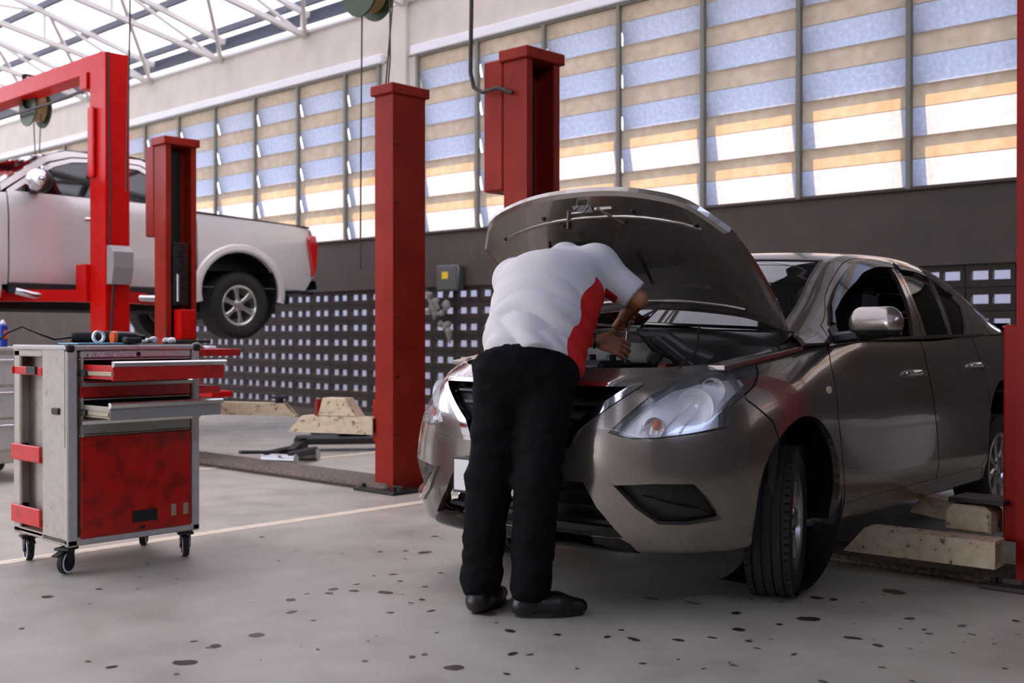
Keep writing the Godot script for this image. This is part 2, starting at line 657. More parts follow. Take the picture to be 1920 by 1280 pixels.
func materials() -> void:
	# surfaces of the building
	M.floor = tex_mat(noise_tex(0.012, [[0.0, C(156, 149, 134)], [0.35, C(172, 166, 150)], [0.6, C(178, 172, 156)], [1.0, C(190, 183, 167)]], 3, 6, 1024), 0.16, 0.42)
	M.floor.roughness_texture = noise_tex(0.03, [[0.0, Color(0.34, 0.34, 0.34)], [1.0, Color(0.62, 0.62, 0.62)]], 8, 5)
	M.floor.roughness = 1.0
	M.floor.metallic_specular = 0.45
	M.line = tex_mat(noise_tex(0.05, [[0.0, C(206, 190, 158)], [0.4, C(232, 218, 188)], [1.0, C(240, 229, 204)]], 5), 0.5, 0.5)
	M.stain = mat(C(62, 52, 42), 0.35)
	M.stain2 = mat(C(88, 76, 63), 0.4)
	M.plaster = tex_mat(noise_tex(0.02, [[0.0, C(196, 188, 175)], [0.5, C(202, 195, 183)], [1.0, C(208, 201, 190)]], 11, 5), 0.2, 0.85)
	M.ledge = mat(C(226, 227, 230), 0.7)
	M.dado = tex_mat(noise_tex(0.02, [[0.0, C(64, 55, 46)], [0.5, C(70, 60, 51)], [1.0, C(77, 67, 57)]], 12, 5), 0.2, 0.75)
	M.block = tex_mat(noise_tex(0.05, [[0.0, C(36, 28, 23)], [0.5, C(44, 34, 28)], [1.0, C(54, 43, 36)]], 13, 4), 1.2, 0.85)
	M.block2 = tex_mat(noise_tex(0.05, [[0.0, C(40, 31, 26)], [0.5, C(50, 39, 33)], [1.0, C(60, 48, 40)]], 14, 4), 1.2, 0.85)
	M.mortar = mat(C(38, 31, 26), 0.9)
	M.ground = mat(C(92, 92, 86), 0.9)
	M.yard = mat(C(160, 164, 176), 0.9)
	M.steel_white = mat(C(206, 204, 198), 0.5)
	M.purlin = mat(C(78, 84, 96), 0.6)
	M.mullion = mat(C(118, 116, 106), 0.55, 0.1)
	M.fin = mat(C(150, 146, 138), 0.7)
	M.board = tex_mat(noise_tex(0.02, [[0.0, C(148, 136, 121)], [0.5, C(157, 147, 133)], [1.0, C(166, 157, 145)]], 21, 5), 0.6, 0.8)
	M.board.backlight_enabled = true
	M.board.backlight = Color(0.98, 0.92, 0.82)
	M.pane = tex_mat(noise_tex(0.06, [[0.0, C(138, 140, 148)], [0.55, C(152, 154, 161)], [0.8, C(160, 162, 169)], [1.0, C(196, 198, 204)]], 22, 5), 0.6, 0.45)
	M.pane.backlight_enabled = true
	M.pane.backlight = Color(0.98, 0.99, 1.0)
	M.sheet_clear = tex_mat(noise_tex(0.02, [[0.0, C(214, 218, 224)], [1.0, C(229, 233, 239)]], 23, 3), 0.3, 0.5)
	M.sheet_clear.backlight_enabled = true
	M.sheet_clear.backlight = Color(0.76, 0.77, 0.78)
	M.sheet = mat(C(128, 134, 142), 0.45, 0.5)
	# paints
	var red_wear := [[0.0, C(138, 16, 11)], [0.5, C(150, 18, 12)], [1.0, C(158, 26, 18)]]
	M.lift_red = tex_mat(noise_tex(0.008, red_wear, 31, 5), 0.5, 0.42)
	for k in ["lift_red"]:
		M[k].metallic_specular = 0.28
	M.lift_old = tex_mat(noise_tex(0.008, [[0.0, C(126, 30, 18)], [0.5, C(138, 34, 20)], [1.0, C(150, 44, 28)]], 32, 5), 0.5, 0.42)
	M.lift_old.metallic_specular = 0.25
	M.bright_red = tex_mat(noise_tex(0.015, [[0.0, C(182, 10, 6)], [0.5, C(192, 12, 7)], [1.0, C(200, 18, 12)]], 33, 4), 0.8, 0.4)
	M.bright_red.metallic_specular = 0.25
	M.cream = tex_mat(noise_tex(0.05, [[0.0, C(52, 36, 26)], [0.2, C(80, 58, 40)], [0.24, C(188, 166, 132)], [0.6, C(202, 182, 148)], [1.0, C(212, 194, 164)]], 34, 5), 0.6, 0.55)
	M.black = mat(C(20, 20, 21), 0.5)
	M.rubber = mat(C(26, 25, 25), 0.75)
	M.dark_steel = mat(C(52, 48, 46), 0.45, 0.6)
	M.steel = mat(C(168, 168, 168), 0.3, 0.9)
	M.chrome = mat(C(226, 228, 232), 0.07, 1.0)
	M.rust = tex_mat(noise_tex(0.04, [[0.0, C(52, 40, 32)], [0.5, C(98, 84, 70)], [1.0, C(132, 118, 102)]], 35, 5), 1.5, 0.7)
	M.cable = mat(C(58, 44, 38), 0.6)
	M.white = mat(C(228, 226, 222), 0.5)
	M.grey = mat(C(150, 147, 143), 0.5, 0.2)
	M.yellow = mat(C(226, 186, 30), 0.5)
	M.blue = mat(C(24, 54, 150), 0.35)
	M.dark_grey = mat(C(84, 84, 82), 0.5, 0.2)
	M.rag = mat(C(128, 124, 116), 0.9)
	M.duct = mat(C(62, 58, 55), 0.4)
	M.orange = mat(C(226, 92, 28), 0.4)


# ---------------------------------------------------------------- building shell
func building() -> void:
	var f := MB.new()
	f.box(Vector3(-9, -0.1, 1), Vector3(38, 0.2, 20.4), 0.0)
	var fl := struct("floor", f, M.floor)
	# painted bay lines
	var ln := MB.new()
	ln.box(Vector3(-5.46, 0.0008, -3.2), Vector3(0.1, 0.0016, 6.6), 0.0)
	obj("painted_line", ln, M.line, fl)
	ln = MB.new()
	ln.box(Vector3(-8.1, 0.0008, -6.2), Vector3(0.08, 0.0016, 4.2), 0.0)
	obj("painted_line", ln, M.line, fl)
	ln = MB.new()
	ln.box(Vector3(-11.7, 0.0008, -2.5), Vector3(0.07, 0.0016, 5.6), 0.0)
	obj("painted_line", ln, M.line, fl)
	stains(fl)
	var g := MB.new()
	g.box(Vector3(-9, -0.36, 0), Vector3(160, 0.3, 160), 0.0)
	struct("ground", g, M.ground)
	g = MB.new()
	g.box(Vector3(-9, 1.0, -12.6), Vector3(60, 2.5, 0.2), 0.0)
	struct("wall_boundary", g, M.yard)
	# back wall: plinth, dado, upper wall, pilasters
	var w := MB.new()
	w.box(Vector3(-9, 1.965, -9.09), Vector3(38, 0.63, 0.18), 0.0)
	var wb := struct("wall_back", w, M.dado)
	w = MB.new()
	w.box(Vector3(-9, 0.0675, -9.09), Vector3(38, 0.135, 0.18), 0.0)
	obj("plinth", w, M.dado, wb)
	w = MB.new()
	w.box(Vector3(-22.6, 0.8925, -9.09), Vector3(10.8, 1.515, 0.18), 0.0)
	w.box(Vector3(3.6, 0.8925, -9.09), Vector3(12.7, 1.515, 0.18), 0.0)
	obj("solid_panel", w, M.dado, wb)
	w = MB.new()
	w.box(Vector3(-9, 4.735, -9.09), Vector3(38, 0.63, 0.18), 0.0)
	obj("upper_wall", w, M.plaster, wb)
	for s in [[-9.98, -2.98], [-17.4, -10.67], [-25.1, -18.1], [-2.3, 4.7]]:
		w = MB.new()
		w.box(Vector3((s[0] + s[1]) * 0.5, 4.455, -8.97), Vector3(s[1] - s[0] + 0.16, 0.11, 0.08), 0.01)
		obj("window_lintel", w, M.ledge, wb)
	for s in [[-10.67, -9.98], [-18.1, -17.4], [-2.98, -2.3]]:
		w = MB.new()
		w.box(Vector3((s[0] + s[1]) * 0.5, 3.34, -9.09), Vector3(s[1] - s[0], 2.12, 0.18), 0.0)
		w.box(Vector3((s[0] + s[1]) * 0.5, 3.66, -8.98), Vector3(0.34, 2.76, 0.06), 0.01)
		obj("pilaster", w, M.plaster, wb)
	w = MB.new()
	w.box(Vector3(-9, 5.075, -8.99), Vector3(38, 0.05, 0.07), 0.01)
	obj("wall_coping", w, M.ledge, wb)
	w = MB.new()
	w.box(Vector3(-9, 2.285, -8.99), Vector3(38, 0.03, 0.05), 0.006)
	obj("window_sill", w, M.dado, wb)
	# right wall, only seen mirrored in the cars
	w = MB.new()
	w.box(Vector3(4.1, 2.6, 1.0), Vector3(0.2, 5.2, 20.0), 0.0)
	struct("wall_right", w, M.dado)
	# end wall and street front with its open gateway, behind the camera
	w = MB.new()
	w.box(Vector3(-27.5, 2.6, 1.0), Vector3(0.2, 5.2, 20.0), 0.0)
	struct("wall_left", w, M.plaster)
	w = MB.new()
	w.box(Vector3(0.2, 2.6, 10.9), Vector3(8.0, 5.2, 0.2), 0.0)
	w.box(Vector3(-22.0, 2.6, 10.9), Vector3(11.0, 5.2, 0.2), 0.0)
	w.box(Vector3(-5.0, 2.6, 10.9), Vector3(2.4, 5.2, 0.2), 0.0)
	w.box(Vector3(-11.4, 4.6, 10.9), Vector3(10.4, 1.2, 0.2), 0.0)
	struct("wall_front", w, M.plaster)


func stains(fl: Node3D) -> void:
	# oil drips on the paint: [x, z, radius]
	var spots := []
	var given := [[-3.47, -2.34, 0.028], [-3.35, -1.98, 0.037], [-3.45, -2.16, 0.023], [-2.66, -2.55, 0.031], [-3.09, -3.14, 0.042], [-2.63, -2.8, 0.018], [-3.65, -3.1, 0.029], [-3.86, -2.99, 0.021], [-3.66, -2.63, 0.021], [-3.83, -2.75, 0.022], [-3.77, -3.03, 0.021], [-3.48, -1.79, 0.017], [-4.61, -2.09, 0.024], [-4.18, -3.81, 0.032], [-2.85, -2.54, 0.014], [-2.24, -3.6, 0.024], [-2.13, -3.92, 0.038], [-2.09, -4.58, 0.048], [-1.88, -3.78, 0.024], [-1.77, -3.75, 0.02], [-2.44, -3.23, 0.023], [-2.32, -3.33, 0.019], [-2.13, -3.49, 0.015], [-1.66, -4.22, 0.019], [-1.85, -4.19, 0.022], [-2.01, -3.2, 0.011], [-2.24, -3.01, 0.012], [-2.55, -3.3, 0.012], [-2.84, -3.01, 0.02], [-2.93, -2.4, 0.011], [-3.43, -3.05, 0.011], [-3.37, -2.89, 0.013], [-3.44, -3.12, 0.015], [-3.02, -2.81, 0.008], [-2.68, -3.09, 0.014], [-2.53, -3.19, 0.015], [-2.25, -3.44, 0.014], [-2.77, -3.78, 0.027], [-2.6, -3.83, 0.026], [-2.21, -4.28, 0.02], [-2.38, -3.81, 0.021], [-3.56, -2.14, 0.01], [-3.49, -2.61, 0.01], [-3.81, -2.93, 0.018], [-2.17, -3.77, 0.014], [-1.93, -3.45, 0.011], [-1.71, -3.24, 0.014], [-1.81, -4.02, 0.008], [-1.74, -4.07, 0.01], [-1.54, -4.43, 0.015], [-2.28, -4.26, 0.027], [-3.61, -3.29, 0.014], [-4.28, -3.77, 0.013], [-4.36, -3.67, 0.013], [-5.14, -3.5, 0.015], [-4.47, -4.15, 0.023], [-3.9, -3.36, 0.015], [-3.94, -3.28, 0.01], [-3.77, -3.29, 0.014], [-3.86, -3.12, 0.012], [-2.36, -2.82, 0.009], [-2.18, -3.13, 0.007], [-2.06, -3.1, 0.007], [-2.06, -3.43, 0.009], [-1.97, -3.97, 0.008], [-2.1, -4.31, 0.011]]
	for s in given:
		spots.append([Vector3(s[0], 0, s[1]), s[2]])
	for i in 150:
		var p := Vector3(rng.randf_range(-5.0, -0.9), 0, rng.randf_range(-4.2, -1.6))
		if rng.randf() < 0.35:
			p = Vector3(rng.randfn(-1.9, 0.5), 0, rng.randfn(-3.9, 0.35))
		spots.append([p, absf(rng.randfn(0.0, 0.006)) + 0.002])
	var a := MB.new()
	var b := MB.new()
	for s in spots:
		var k := 11
		var ring := []
		var ph := rng.randf() * TAU
		var el := rng.randf_range(0.75, 1.3)
		for j in k:
			var r: float = s[1] * (1.0 + 0.22 * sin(2.0 * TAU * j / k + ph) + rng.randf_range(-0.16, 0.16))
			ring.append(s[0] + Vector3(cos(TAU * j / k) * r * el, 0.0012, sin(TAU * j / k) * r / el))
		var mb := a if rng.randf() < 0.6 else b
		for j in k:
			mb.tri(s[0] + Vector3(0, 0.0014, 0), ring[j], ring[(j + 1) % k], Vector3.UP)
	var o := obj("oil_stains", a, M.stain, fl)
	o.set_meta("kind", "stuff")
	o = obj("faded_oil_stains", b, M.stain2, fl)
	o.set_meta("kind", "stuff")

func windows() -> void:
	var board := MB.new()
	board.quad(Vector3(-0.48, 0.005, 0), Vector3(0.48, 0.005, 0), Vector3(0.48, 0.195, 0), Vector3(-0.48, 0.195, 0), Vector3.BACK)   # thin translucent sheet
	var board_mesh := board.mesh()
	var pane := MB.new()
	# the tilted sheet: its top on the inside, its foot outside
	pane.quad(Vector3(-0.49, 0.24, 0.0), Vector3(0.49, 0.24, 0.0), Vector3(0.49, 0.0, -0.06), Vector3(-0.49, 0.0, -0.06), Vector3.BACK)
	var pane_mesh := pane.mesh()
	var number := 1
	for sec in [[-9.98, 7, 1], [-11.34, 6, -1], [-2.3, 7, 1], [-18.1, 7, -1]]:
		var root := Node3D.new()
		root.name = "window_%d" % number
		number += 1
		add_child(root)
		root.set_meta("kind", "structure")
		var xs := []
		for i in sec[1] + 1:
			xs.append(sec[0] + float(i) * sec[2])
		if number == 3:
			xs.push_front(-10.68)
		for i in xs.size():
			var m := MB.new()
			m.box(Vector3(xs[i], 3.34, -8.985), Vector3(0.045, 2.12, 0.05), 0.004)
			obj("mullion", m, M.mullion, root)
			m = MB.new()
			m.box(Vector3(xs[i], 3.34, -9.22), Vector3(0.2, 2.2, 0.09), 0.004)
			obj("outer_post", m, M.fin, root)
		var rail := MB.new()
		rail.box(Vector3((xs[0] + xs[-1]) * 0.5, 4.385, -8.99), Vector3(absf(xs[-1] - xs[0]), 0.03, 0.05), 0.004)
		obj("top_rail", rail, M.mullion, root)
		for i in xs.size() - 1:
			var cx: float = (xs[i] + xs[i + 1]) * 0.5
			var wd: float = absf(xs[i + 1] - xs[i]) / 1.0
			for r in 5:
				var y := 2.29 + 0.421 * r
				var o := put(pane_mesh, "louvre_pane", M.pane, root, Vector3(cx, y, -9.0))
				o.scale.x = wd
				o = put(board_mesh, "louvre_board", M.board, root, Vector3(cx, y + 0.228, -9.0))
				o.scale.x = wd


func vent_wall() -> void:
	var wb: Node3D = get_node("wall_back")
	var b := MB.new()
	var W := 0.384
	var Hh := 0.184
	var D := 0.05
	# two oblong holes through each block
	var hw := 0.138
	var hh := 0.072
	b.box(Vector3(0, (Hh + hh) * 0.25, 0), Vector3(W, (Hh - hh) * 0.5, D), 0.0)
	b.box(Vector3(0, -(Hh + hh) * 0.25, 0), Vector3(W, (Hh - hh) * 0.5, D), 0.0)
	var mid := 0.03
	var side := (W - 2.0 * hw - mid) * 0.5
	b.box(Vector3(0, 0, 0), Vector3(mid, hh, D), 0.0)
	b.box(Vector3(-W * 0.5 + side * 0.5, 0, 0), Vector3(side, hh, D), 0.0)
	b.box(Vector3(W * 0.5 - side * 0.5, 0, 0), Vector3(side, hh, D), 0.0)
	var mesh := b.mesh()
	var mo := MB.new()
	for r in 9:
		mo.box(Vector3(-9.97, 0.135 + 0.19 * r, -9.06), Vector3(14.46, 0.008, 0.04), 0.0)
	for c in 37:
		var x := -2.75 - 0.39 * c
		mo.box(Vector3(x - 0.005, 0.9, -9.06), Vector3(0.008, 1.52, 0.04), 0.0)
		if c == 36:
			continue
		for r in 8:
			put(mesh, "vent_block", M.block if rng.randf() < 0.6 else M.block2, wb, Vector3(x - 0.2, 0.23 + 0.19 * r, -9.055 + rng.randf_range(-0.003, 0.003)))
	obj("mortar", mo, M.mortar, wb)


# thin corrugated sheet one metre wide between two lines
func corrugated(a: Vector3, b: Vector3) -> ArrayMesh:
	var m := MB.new()
	var k := 24
	for i in k:
		var x0 := -0.503 + 1.006 * i / k
		var x1 := -0.503 + 1.006 * (i + 1) / k
		var h0 := 0.016 if i % 2 == 1 else 0.0
		var h1 := 0.016 - h0
		m.quad(a + Vector3(x0, h0, 0), a + Vector3(x1, h1, 0), b + Vector3(x1, h1, 0), b + Vector3(x0, h0, 0), Vector3.UP)
	return m.mesh()

func roof() -> void:
	var root := Node3D.new()
	root.name = "ceiling"
	add_child(root)
	root.set_meta("kind", "structure")
	var slope := 0.27
	var back := func(z: float) -> float: return 5.47 + slope * (z + 9.0)
	var ridge := 1.0
	var front := func(z: float) -> float: return 5.47 + slope * (ridge + 9.0) - slope * (z - ridge)
	var ms := corrugated(Vector3(0, back.call(-10.34), -10.34), Vector3(0, back.call(ridge), ridge))
	var ms2 := corrugated(Vector3(0, front.call(ridge), ridge), Vector3(0, front.call(11.2), 11.2))
	for i in 34:
		var x := -27.5 + i
		put(ms, "roof_sheet", M.sheet_clear if x < -5.0 else M.sheet, root, Vector3(x, 0, 0))
		put(ms2, "roof_sheet", M.sheet_clear if x < -5.0 or (x < 2.0 and i % 3 == 1) else M.sheet, root, Vector3(x, 0, 0))
	for k in 25:
		var z := -9.75 + 0.815 * k
		var y: float = back.call(z) if z < ridge else front.call(z)
		var p := MB.new()
		p.box(Vector3(-11, y - 0.055, z), Vector3(34, 0.1, 0.05), 0.004)
		obj("purlin", p, M.purlin, root)
	for k in 12:
		var x := -20.2 + 2.0 * k
		var tr := Node3D.new()
		tr.name = "truss"
		root.add_child(tr, true)
		var top := func(z: float) -> float: return (back.call(z) if z < ridge else front.call(z)) - 0.15
		var low := func(z: float) -> float: return 5.03 + 0.2 * (z + 9.0) if z < ridge else 5.03 + 0.2 * (ridge + 9.0) - 0.2 * (z - ridge)
		for e in [[-9.05, ridge], [ridge, 11.0]]:
			var m := MB.new()
			m.bar(Vector3(x, top.call(e[0]), e[0]), Vector3(x, top.call(e[1]), e[1]), 0.07, 0.07)
			obj("top_chord", m, M.steel_white, tr)
			m = MB.new()
			m.bar(Vector3(x, low.call(e[0]), e[0]), Vector3(x, low.call(e[1]), e[1]), 0.07, 0.07)
			obj("bottom_chord", m, M.steel_white, tr)
		var m2 := MB.new()
		for j in 12:
			var z := -8.95 + 1.63 * j
			m2.bar(Vector3(x, low.call(z), z), Vector3(x, top.call(z), z), 0.04, 0.04)
			if j < 11:
				var z2 := z + 1.63
				if j % 2 == 0:
					m2.bar(Vector3(x, low.call(z), z), Vector3(x, top.call(z2), z2), 0.04, 0.04)
				else:
					m2.bar(Vector3(x, top.call(z), z), Vector3(x, low.call(z2), z2), 0.04, 0.04)
		obj("web_struts", m2, M.steel_white, tr)
		# side brace to the next truss
		if k < 11:
			m2 = MB.new()
			m2.bar(Vector3(x, low.call(-9.0), -9.0), Vector3(x + 2.0, top.call(-7.4), -7.4), 0.05, 0.05)
			obj("brace", m2, M.steel_white, tr)
	# gutter board under the eave
	var gb := MB.new()
	gb.box(Vector3(-9, 5.3, -9.1), Vector3(38, 0.16, 0.06), 0.004)
	obj("eave_board", gb, M.purlin, root)

# ---------------------------------------------------------------- lifts
const UPRIGHT := Basis(Vector3(1, 0, 0), Vector3(0, 0, -1), Vector3(0, 1, 0))   # prism XY -> plan (x, -z), thickness -> up

func c_post(open_dir: float, x0: float, x1: float, z0: float, z1: float, h: float) -> MB:
	# folded channel, open towards +x or -x, with lips
	var t := 0.014
	var lip := 0.05
	var p := [x0, z0, x1, z0, x1, z0 + lip, x1 - t, z0 + lip, x1 - t, z0 + t, x0 + t, z0 + t, x0 + t, z1 - t, x1 - t, z1 - t, x1 - t, z1 - lip, x1, z1 - lip, x1, z1, x0, z1]
	var q := PackedVector2Array()
	for i in range(0, p.size(), 2):
		var x: float = p[i]
		if open_dir < 0.0:
			x = x0 + x1 - x
		q.append(Vector2(x, -p[i + 1]))
	var m := MB.new()
	m.xf = Transform3D(UPRIGHT, Vector3.ZERO)
	m.prism(q, 0.02, h)
	return m

func post(root: Node3D, open_dir: float, x0: float, x1: float, z0: float, z1: float, h: float, material: Material, capped := true) -> void:
	obj("post", c_post(open_dir, x0, x1, z0, z1, h), material, root)
	var cx := (x0 + x1) * 0.5
	var cz := (z0 + z1) * 0.5
	var b := MB.new()
	b.box(Vector3(cx, 0.012, cz), Vector3(x1 - x0 + 0.24, 0.024, z1 - z0 + 0.2), 0.004)
	for sx in [-1.0, 1.0]:
		for sz in [-1.0, 1.0]:
			b.cyl(Vector3(cx + sx * (x1 - x0 + 0.14) * 0.5, 0.02, cz + sz * (z1 - z0 + 0.1) * 0.5), Vector3(cx + sx * (x1 - x0 + 0.14) * 0.5, 0.05, cz + sz * (z1 - z0 + 0.1) * 0.5), 0.016, 6)
	# gussets
	for sz in [-1.0, 1.0]:
		b.bar(Vector3(cx - open_dir * 0.09, 0.03, cz + sz * (z1 - z0) * 0.5), Vector3(cx - open_dir * 0.2, 0.03, cz + sz * (z1 - z0) * 0.5), 0.012, 0.05)
	obj("base_plate", b, M.dark_steel, root)
	if capped:
		var c := MB.new()
		c.box(Vector3(cx, h + 0.015, cz), Vector3(x1 - x0 + 0.05, 0.07, z1 - z0 + 0.05), 0.006)
		obj("post_cap", c, material, root)
	# inner slide rail and lock ladder
	var r := MB.new()
	var ox := x0 + 0.035 if open_dir > 0.0 else x1 - 0.035
	r.box(Vector3(ox, h * 0.5, cz), Vector3(0.03, h - 0.1, (z1 - z0) * 0.5), 0.003)
	obj("slide_rail", r, M.dark_steel, root)
	var l := MB.new()
	for k in 12:
		l.box(Vector3(ox + open_dir * 0.03, 0.5 + 0.11 * k, cz + (z1 - z0) * 0.26), Vector3(0.025, 0.06, 0.03), 0.003)
	obj("lock_ladder", l, M.black, root).set_meta("kind", "stuff")
	var bolts := MB.new()
	for k in 6:
		var bx := (x1 if open_dir < 0.0 else x0) + open_dir * -0.001
		bolts.cyl(Vector3(bx, 0.4 + 0.4 * k, z1 - 0.04), Vector3(bx - open_dir * 0.006, 0.4 + 0.4 * k, z1 - 0.04), 0.009, 8)
	obj("bolts", bolts, M.dark_steel, root).set_meta("kind", "stuff")

func arm(root: Node3D, a: Vector3, b: Vector3, w: float, h: float, material: Material, slant := 0.1) -> Node3D:
	# hollow section with a slanted free end at b
	var d := b - a
	var len := d.length()
	var z := d.normalized()
	var x := Vector3.UP.cross(z).normalized()
	var m := MB.new()
	m.xf = Transform3D(Basis(z, Vector3.UP, -x), a)
	var t := 0.012
	var side := PackedVector2Array([Vector2(0, -h * 0.5), Vector2(len, -h * 0.5), Vector2(len - slant, h * 0.5), Vector2(0, h * 0.5)])
	m.prism(side, -w * 0.5, -w * 0.5 + t)
	m.prism(side, w * 0.5 - t, w * 0.5)
	m.box(Vector3((len - slant) * 0.5, h * 0.5 - t * 0.5, 0), Vector3(len - slant, t, w - 2.0 * t), 0.0)
	m.box(Vector3(len * 0.5, -h * 0.5 + t * 0.5, 0), Vector3(len, t, w - 2.0 * t), 0.0)
	return obj("arm", m, material, root)

func pad(parent: Node3D, at: Vector3) -> void:
	var m := MB.new()
	m.cyl(at, at + Vector3(0, 0.04, 0), 0.035, 14)
	m.cyl(at + Vector3(0, 0.04, 0), at + Vector3(0, 0.06, 0), 0.065, 18)
	obj("lifting_pad", m, M.rubber, parent)

func lifts() -> void:
	# --- lift of the empty bay
	var r := thing("two_post_lift", "dark red two-post car lift standing empty, with cream arms near the floor", "car lift")
	post(r, 1.0, -9.12, -8.93, -5.4, -5.1, 2.77, M.lift_old)
	post(r, -1.0, -6.11, -5.92, -5.4, -5.1, 2.77, M.lift_old)
	var m := MB.new()
	m.box(Vector3(-7.5, 0.03, -5.24), Vector3(3.1, 0.06, 0.36), 0.025)
	obj("floor_cover", m, M.rust, r)
	m = MB.new()
	m.box(Vector3(-9.21, 2.36, -5.22), Vector3(0.15, 0.8, 0.24), 0.01)
	obj("motor_box", m, M.lift_old, r)
	# carriages
	m = MB.new()
	m.box(Vector3(-8.88, 1.18, -5.25), Vector3(0.12, 0.26, 0.14), 0.006)
	var cg := obj("carriage_block", m, M.bright_red, r)
	m = MB.new()
	m.box(Vector3(-8.84, 1.03, -5.25), Vector3(0.2, 0.03, 0.36), 0.004)
	obj("shelf_plate", m, M.dark_steel, cg)
	m = MB.new()
	m.tube([Vector3(-8.97, 1.35, -5.22), Vector3(-8.97, 1.9, -5.22)], 0.055, 14)
	for k in 26:
		m.box(Vector3(-8.955, 1.36 + 0.021 * k, -5.24), Vector3(0.11, 0.008, 0.12), 0.002)
	obj("dust_bellows", m, M.black, r)
	m = MB.new()
	m.cyl(Vector3(-8.9, 1.38, -5.2), Vector3(-8.9, 1.62, -5.2), 0.012, 10)
	obj("lock_rod", m, M.steel, r)
	for s in [[-8.88, 0.5, -5.25, 1.0], [-6.13, 0.48, -5.25, -1.0]]:
		m = MB.new()
		m.box(Vector3(s[0], s[1], s[2]), Vector3(0.1, 0.3, 0.24), 0.008)
		obj("carriage", m, M.lift_old, r)
	var a := arm(r, Vector3(-8.78, 0.455, -5.34), Vector3(-8.08, 0.44, -5.86), 0.11, 0.11, M.cream)
	pad(a, Vector3(-8.2, 0.495, -5.77))
	a = arm(r, Vector3(-8.78, 0.455, -5.16), Vector3(-8.3, 0.44, -4.72), 0.11, 0.11, M.cream)
	a = arm(r, Vector3(-6.13, 0.45, -5.13), Vector3(-6.78, 0.45, -4.88), 0.12, 0.12, M.cream, 0.12)
	m = MB.new()
	m.xf = Transform3D(Basis(Vector3.UP, 0.37), Vector3(-6.4, 0.51, -5.03))
	m.prism(V2([-0.16, 0, 0.16, 0, 0.06, 0.13, -0.12, 0.13]), -0.06, 0.06, 0.006)
	obj("height_adapter", m, M.cream, a)
	m = MB.new()
	m.box(Vector3(-6.56, 0.57, -4.97), Vector3(0.03, 0.12, 0.12), 0.004, Basis(Vector3.UP, 0.37))
	obj("adapter_stop", m, M.lift_old, a)
	a = arm(r, Vector3(-6.16, 0.45, -5.38), Vector3(-6.55, 0.44, -6.05), 0.11, 0.11, M.cream)
	m = MB.new()
	m.box(Vector3(-8.5, 0.6, -5.15), Vector3(0.76, 0.05, 0.2), 0.006)
	m.box(Vector3(-8.42, 0.58, -5.08), Vector3(0.07, 0.36, 0.06), 0.006)
	obj("carriage_bracket", m, M.bright_red, r)
	# --- lift of the sedan
	r = thing("two_post_lift", "red two-post car lift on either side of the open-bonnet sedan", "car lift")
	post(r, 1.0, -4.77, -4.58, -5.3, -5.0, 2.77, M.lift_old)
	post(r, -1.0, -1.74, -1.55, -5.3, -5.0, 2.77, M.lift_red)
	m = MB.new()
	m.box(Vector3(-4.865, 2.375, -5.12), Vector3(0.17, 0.81, 0.24), 0.012)
	obj("motor_box", m, M.lift_old, r)
	m = MB.new()
	m.box(Vector3(-3.15, 0.02, -5.15), Vector3(2.9, 0.04, 0.36), 0.015)
	obj("floor_cover", m, M.rust, r)
	m = MB.new()
	m.box(Vector3(-1.765, 0.66, -5.17), Vector3(0.09, 0.94, 0.26), 0.01)
	var cr := obj("carriage", m, M.lift_red, r)
	m = MB.new()
	m.bar(Vector3(-1.8, 0.5, -5.3), Vector3(-1.84, 0.24, -5.5), 0.08, 0.05)
	obj("arm_lock", m, M.lift_old, cr)
	m = MB.new()
	m.box(Vector3(-4.49, 0.3, -5.15), Vector3(0.15, 0.5, 0.36), 0.01)
	obj("carriage", m, M.lift_old, r)
	a = arm(r, Vector3(-1.76, 0.165, -4.87), Vector3(-2.42, 0.165, -4.83), 0.13, 0.115, M.cream)
	a = arm(r, Vector3(-1.83, 0.22, -5.36), Vector3(-2.48, 0.22, -5.72), 0.11, 0.1, M.cream)
	m = MB.new()
	m.xf = Transform3D(Basis(Vector3.UP, 0.0), Vector3(-1.94, 0.28, -5.05))
	m.prism(V2([-0.1, -0.06, 0.1, -0.06, 0.1, 0.035, 0.07, 0.06, -0.07, 0.06, -0.1, 0.02]), -0.07, 0.07, 0.01)
	obj("height_adapter", m, M.cream, a)
	m = MB.new()
	m.box(Vector3(-1.9, 0.36, -5.07), Vector3(0.24, 0.02, 0.2), 0.003)
	obj("adapter_plate", m, M.dark_steel, a)
	arm(r, Vector3(-4.45, 0.165, -4.95), Vector3(-3.8, 0.165, -4.8), 0.13, 0.115, M.cream)
	# --- overhead lift that carries the pickup
	r = thing("overhead_lift", "bright red two-post lift with overhead beam holding up the silver pickup", "car lift")
	post(r, -1.0, -10.24, -9.94, -5.3, -5.06, 3.72, M.bright_red, false)
	post(r, 1.0, -13.3, -13.0, -5.3, -5.06, 3.72, M.bright_red, false)
	m = MB.new()
	m.box(Vector3(-11.62, 3.66, -5.18), Vector3(3.1, 0.17, 0.2), 0.006)
	obj("overhead_beam", m, M.bright_red, r)
	m = MB.new()
	m.box(Vector3(-10.34, 3.5, -5.12), Vector3(0.14, 0.16, 0.16), 0.006)
	obj("beam_bracket", m, M.bright_red, r)
	m = MB.new()
	m.tube([Vector3(-10.25, 3.46, -5.14), Vector3(-11.4, 3.44, -5.16), Vector3(-12.9, 3.44, -5.16)], 0.016, 8)
	obj("safety_bar", m, M.dark_steel, r)
	m = MB.new()
	m.box(Vector3(-10.17, 2.9, -5.04), Vector3(0.12, 0.66, 0.03), 0.012)
	obj("stiffener", m, M.bright_red, r)
	# grey control box on the post
	m = MB.new()
